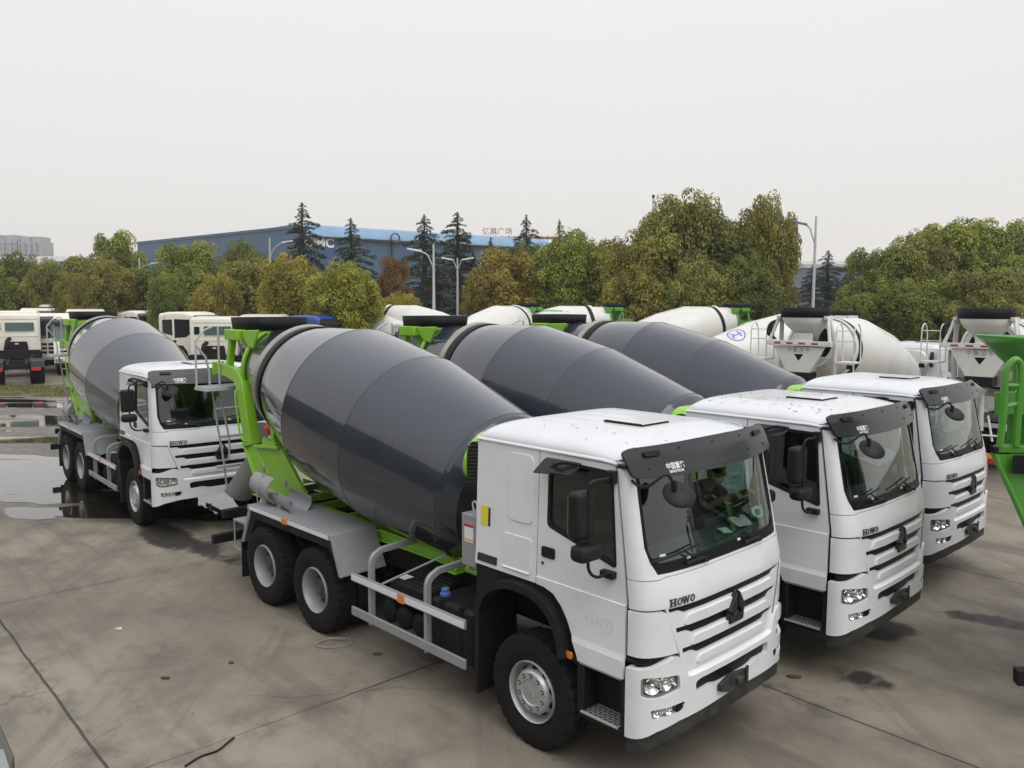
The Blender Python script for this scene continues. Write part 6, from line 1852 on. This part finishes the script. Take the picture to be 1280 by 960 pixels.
CED = [(381, 255, 36, 92, 'cedar with the tallest narrow top hiding part of the wall letters'), (441, 274, 31, 90, 'cedar right of the wall letters'), (531, 269, 36, 78, 'dark cedar behind the tall single arm lamp'), (572, 266, 40, 84, 'dark cedar behind the twin arm lamp'), (613, 297, 22, 96, 'short cedar below the red roof letters'), (657, 269, 27, 98, 'slim cedar right of the red roof letters'), (698, 275, 20, 104, 'cedar tip standing alone above the rounded green tree'), (592, 318, 30, 82, 'low cedar between the twin lamp and the russet tree'), (548, 330, 34, 74, 'low wide cedar between the two lamps'), (1031, 312, 30, 92, 'dark cedar just right of the hooded lamp'), (1012, 330, 22, 90, 'dark cedar directly behind the hooded lamp post'), (1060, 314, 22, 88, 'slim cedar before the hazy far hall'), (636, 316, 14, 100, 'thin cedar between the short and the slim one')]
for k, (px, ty, hw, d, lab) in enumerate(CED):
    p = CP[k % 3]; o = p if k < 3 else copy_tree(p)
    x, y = px_xy(px, d); h = CAMZ + (380.5 - ty) / 1025 * d
    place(o, x, y, rnd.uniform(0, 6.28), lab, 'cedar', 'cedars by the blue hall'); q = 2.5 * hw / 1025 * d / (3.3, 3.0, 3.6)[k % 3]; o.scale = (q, q, h / 11); set_tint(o, (1, 1, 1))

# lamps
LG_ = 'street lamps along the yard'
def lamp(px, top, d, arms, yaw, lab, reach, rise, dark=False):
    h = CAMZ + (380.5 - top) / 1025 * d
    o = lamp_proto(h, arms, reach, rise); x, y = px_xy(px, d); place(o, x, y, yaw, lab, 'street lamp', LG_)
    if dark:
        for c in o.children_recursive:
            if c.name.startswith('lamp_head'): c.data.materials[0] = M['lampdark']
lamp(542.5, 307, 46, (-1,), .0, 'street lamp with one arm reaching left, the tallest of the middle ones', .75, .35)
lamp(572, 324, 58, (-1, 1), .0, 'street lamp with two arms spread like a tee', .42, .12)
lamp(340, 300, 62, (1,), .0, 'street lamp with one arching arm before the blue hall corner', 1.0, .55)
lamp(178, 325, 72, (1,), .0, 'street lamp whose pale head shows above the left trees', 1.1, .30)
lamp(1014, 272, 44, (-1,), .25, 'street lamp with a dark hooded head right of the tall brownish tree', .65, .45, True)
o = empty('bare_pole'); g = G(); g.tube([(0, 0, 0), (0, 0, 9.8)], [.10, .055], 8); obj('pole', g, M['post'], o); g = G(); g.lathe([(0, 9.78), (.09, 9.78), (.09, 9.95), (0, 9.98)], 10); obj('pole_cap', g, M['letterd'], o); g = G(); g.tube(bez([(0, 0, 9.0), (.3, 0, 9.3), (1.0, 0, 9.55)], 4), .03, 6); obj('arm', g, M['post'], o)
x, y = px_xy(813, 53); place(o, x, y, 0, 'bare lamp pole rising above the tallest olive tree', 'pole')
h_ = CAMZ + (380.5 - 246) / 1025 * 53; o.scale.z = h_ / 9.98

# corner of a dark metal platform right below the viewer
o = empty('metal_platform', (-4.75, 7.15, 0)); tag(o, 'dark framed metal platform whose corner shows at the lower left edge', 'platform')
M['olive'] = pm('olive_grey_steel', (.055, .065, .055), .5, dirt=.3)
M['deck'] = pm('pale_deck', (.24, .26, .25), .5, dirt=.3)
def wp(px, py, z):
    r = view_ray(px, py); return Vector((0, 0, CAMZ)) + r * ((z - CAMZ) / r.z) - Vector((-4.75, 7.15, 0))
q = [wp(0, 903, .9), wp(19, 946, .9), wp(12, 985, .9), wp(-120, 1010, .9), wp(-120, 903, .9)]
g = G(); g.hexa([p - Vector((0, 0, .10)) for p in q], q); obj('frame', g, M['olive'], o, bevel=.01)
q = [wp(-2, 938, .905), wp(6, 940, .905), wp(13, 962, .905), wp(4, 985, .905), wp(-110, 1000, .905), wp(-110, 945, .905)]
g = G(); g.hexa([p - Vector((0, 0, .003)) for p in q], [p + Vector((0, 0, .006)) for p in q]); obj('deck', g, M['deck'], o)
g = G()
for p in (wp(8, 950, .8), wp(-100, 990, .8), wp(-100, 930, .8)): g.box(p.x - .03, p.x + .03, p.y - .03, p.y + .03, 0, .8)
obj('leg', g, M['olive'], o)
# ------------------------------------------------------------------ light, sky, camera
def build_light():
    w = bpy.data.worlds.new('World'); S.world = w; w.use_nodes = True
    nt = w.node_tree; nt.nodes.clear(); L = nt.links.new
    out = nd(nt, 'ShaderNodeOutputWorld')
    sky = nd(nt, 'ShaderNodeTexSky', _sky_type='NISHITA'); sky.sun_disc = False
    el, az = R(58), R(150)
    sky.sun_elevation = el; sky.sun_rotation = az; sky.dust_density = 4; sky.air_density = 1.5
    b1 = nd(nt, 'ShaderNodeBackground', Strength=.10); L(sky.outputs[0], b1.inputs[0])
    # the closed cloud deck: pale grey, faintly warmer and darker towards the horizon
    tc = nd(nt, 'ShaderNodeTexCoord'); sp = nd(nt, 'ShaderNodeSeparateXYZ'); L(tc.outputs['Generated'], sp.inputs[0])
    rp = nd(nt, 'ShaderNodeValToRGB'); e = rp.color_ramp.elements
    e[0].position = .0; e[0].color = (.765, .735, .705, 1); e[1].position = .30; e[1].color = (.80, .79, .785, 1)
    e2 = rp.color_ramp.elements.new(.75); e2.color = (.98, 1.0, 1.05, 1)
    L(sp.outputs[2], rp.inputs[0])
    nz = nd(nt, 'ShaderNodeTexNoise', Scale=1.6, Detail=3.0); L(tc.outputs['Generated'], nz.inputs['Vector'])
    mr = nd(nt, 'ShaderNodeMapRange'); mr.inputs['To Min'].default_value = .975; mr.inputs['To Max'].default_value = 1.02; L(nz.outputs['Fac'], mr.inputs['Value'])
    mu = nd(nt, 'ShaderNodeMixRGB', _blend_type='MULTIPLY'); mu.inputs[0].default_value = 1; L(rp.outputs[0], mu.inputs[1]); L(mr.outputs[0], mu.inputs[2])
    b2 = nd(nt, 'ShaderNodeBackground', Strength=1.0); L(mu.outputs[0], b2.inputs[0])
    mx = nd(nt, 'ShaderNodeMixShader'); mx.inputs[0].default_value = .94
    L(b1.outputs[0], mx.inputs[1]); L(b2.outputs[0], mx.inputs[2]); L(mx.outputs[0], out.inputs[0])
    li = bpy.data.lights.new('sun', 'SUN'); li.energy = 1.3; li.angle = R(50); li.color = (1, .985, .965)
    o = bpy.data.objects.new('sun', li); C.objects.link(o)
    # sun high, from behind the viewer and to the right
    d = Vector((math.sin(az) * math.cos(el), math.cos(az) * math.cos(el), math.sin(el)))
    o.rotation_euler = (-d).to_track_quat('-Z', 'Y').to_euler(); o.location = d * 60


def build_camera():
    c = bpy.data.cameras.new('camera'); o = bpy.data.objects.new('camera', c); C.objects.link(o)
    c.sensor_width = 36; c.sensor_fit = 'HORIZONTAL'; c.lens = 36 * FPX / 1280; c.clip_start = .1; c.clip_end = 3000
    m = Matrix.Rotation(PI / 2 - PITCH, 4, 'X') @ Matrix.Rotation(ROLL, 4, 'Z')
    o.matrix_world = Matrix.Translation((0, 0, CAMZ)) @ m
    S.camera = o
    v = S.view_settings
    v.view_transform = 'Standard'; v.look = 'None'; v.exposure = .20; v.gamma = 1; v.use_curve_mapping = False
    S.render.engine = 'CYCLES'
    cy = S.cycles
    cy.use_denoising = True; cy.denoiser = 'OPENIMAGEDENOISE'
    try: cy.denoising_input_passes = 'RGB_ALBEDO_NORMAL'
    except Exception: pass
    cy.max_bounces = 8; cy.transparent_max_bounces = 12; cy.diffuse_bounces = 3; cy.glossy_bounces = 4; cy.transmission_bounces = 4; cy.volume_bounces = 0
    cy.caustics_reflective = False; cy.caustics_refractive = False
    cy.use_adaptive_sampling = True; cy.adaptive_threshold = .015


def build_haze():
    m, nt = mat_new('haze_air'); out = nd(nt, 'ShaderNodeOutputMaterial')
    v = nd(nt, 'ShaderNodeVolumePrincipled', Density=.00048, Anisotropy=.2); v.inputs['Color'].default_value = (1, 1, 1, 1)
    nt.links.new(v.outputs[0], out.inputs['Volume'])
    g = G().box(-420, 180, -20, 620, -1, 55)
    o = obj('haze', g, m, smooth=0); tag(o, kind='stuff')


build_light()
build_camera()
build_haze()
# unseen hall added behind the viewer to darken drum reflections and side light
hall = empty('added_reflection_hall', (-21, 2.5, 0), math.atan2(-.72, .69)); tag(hall, 'dark sheet metal hall added out of view to darken the reflections in the grey drums', 'hall')
obj('wall', G().box(-30, 40, -14, 0, 0, 8.6), pm('added_hall_sheet', (.07, .08, .09), .6, dirt=.3, dscale=.4), hall)
obj('roof', G().prism([(.6, 8.6), (-7, 10.2), (-14.6, 8.6)], 'x', -30.5, 40.5), M['greyroof'], hall)
for k in range(6): obj('door', G().box(-26 + k * 11, -21 + k * 11, .0, .06, 0, 5.2), M['dark'], hall)
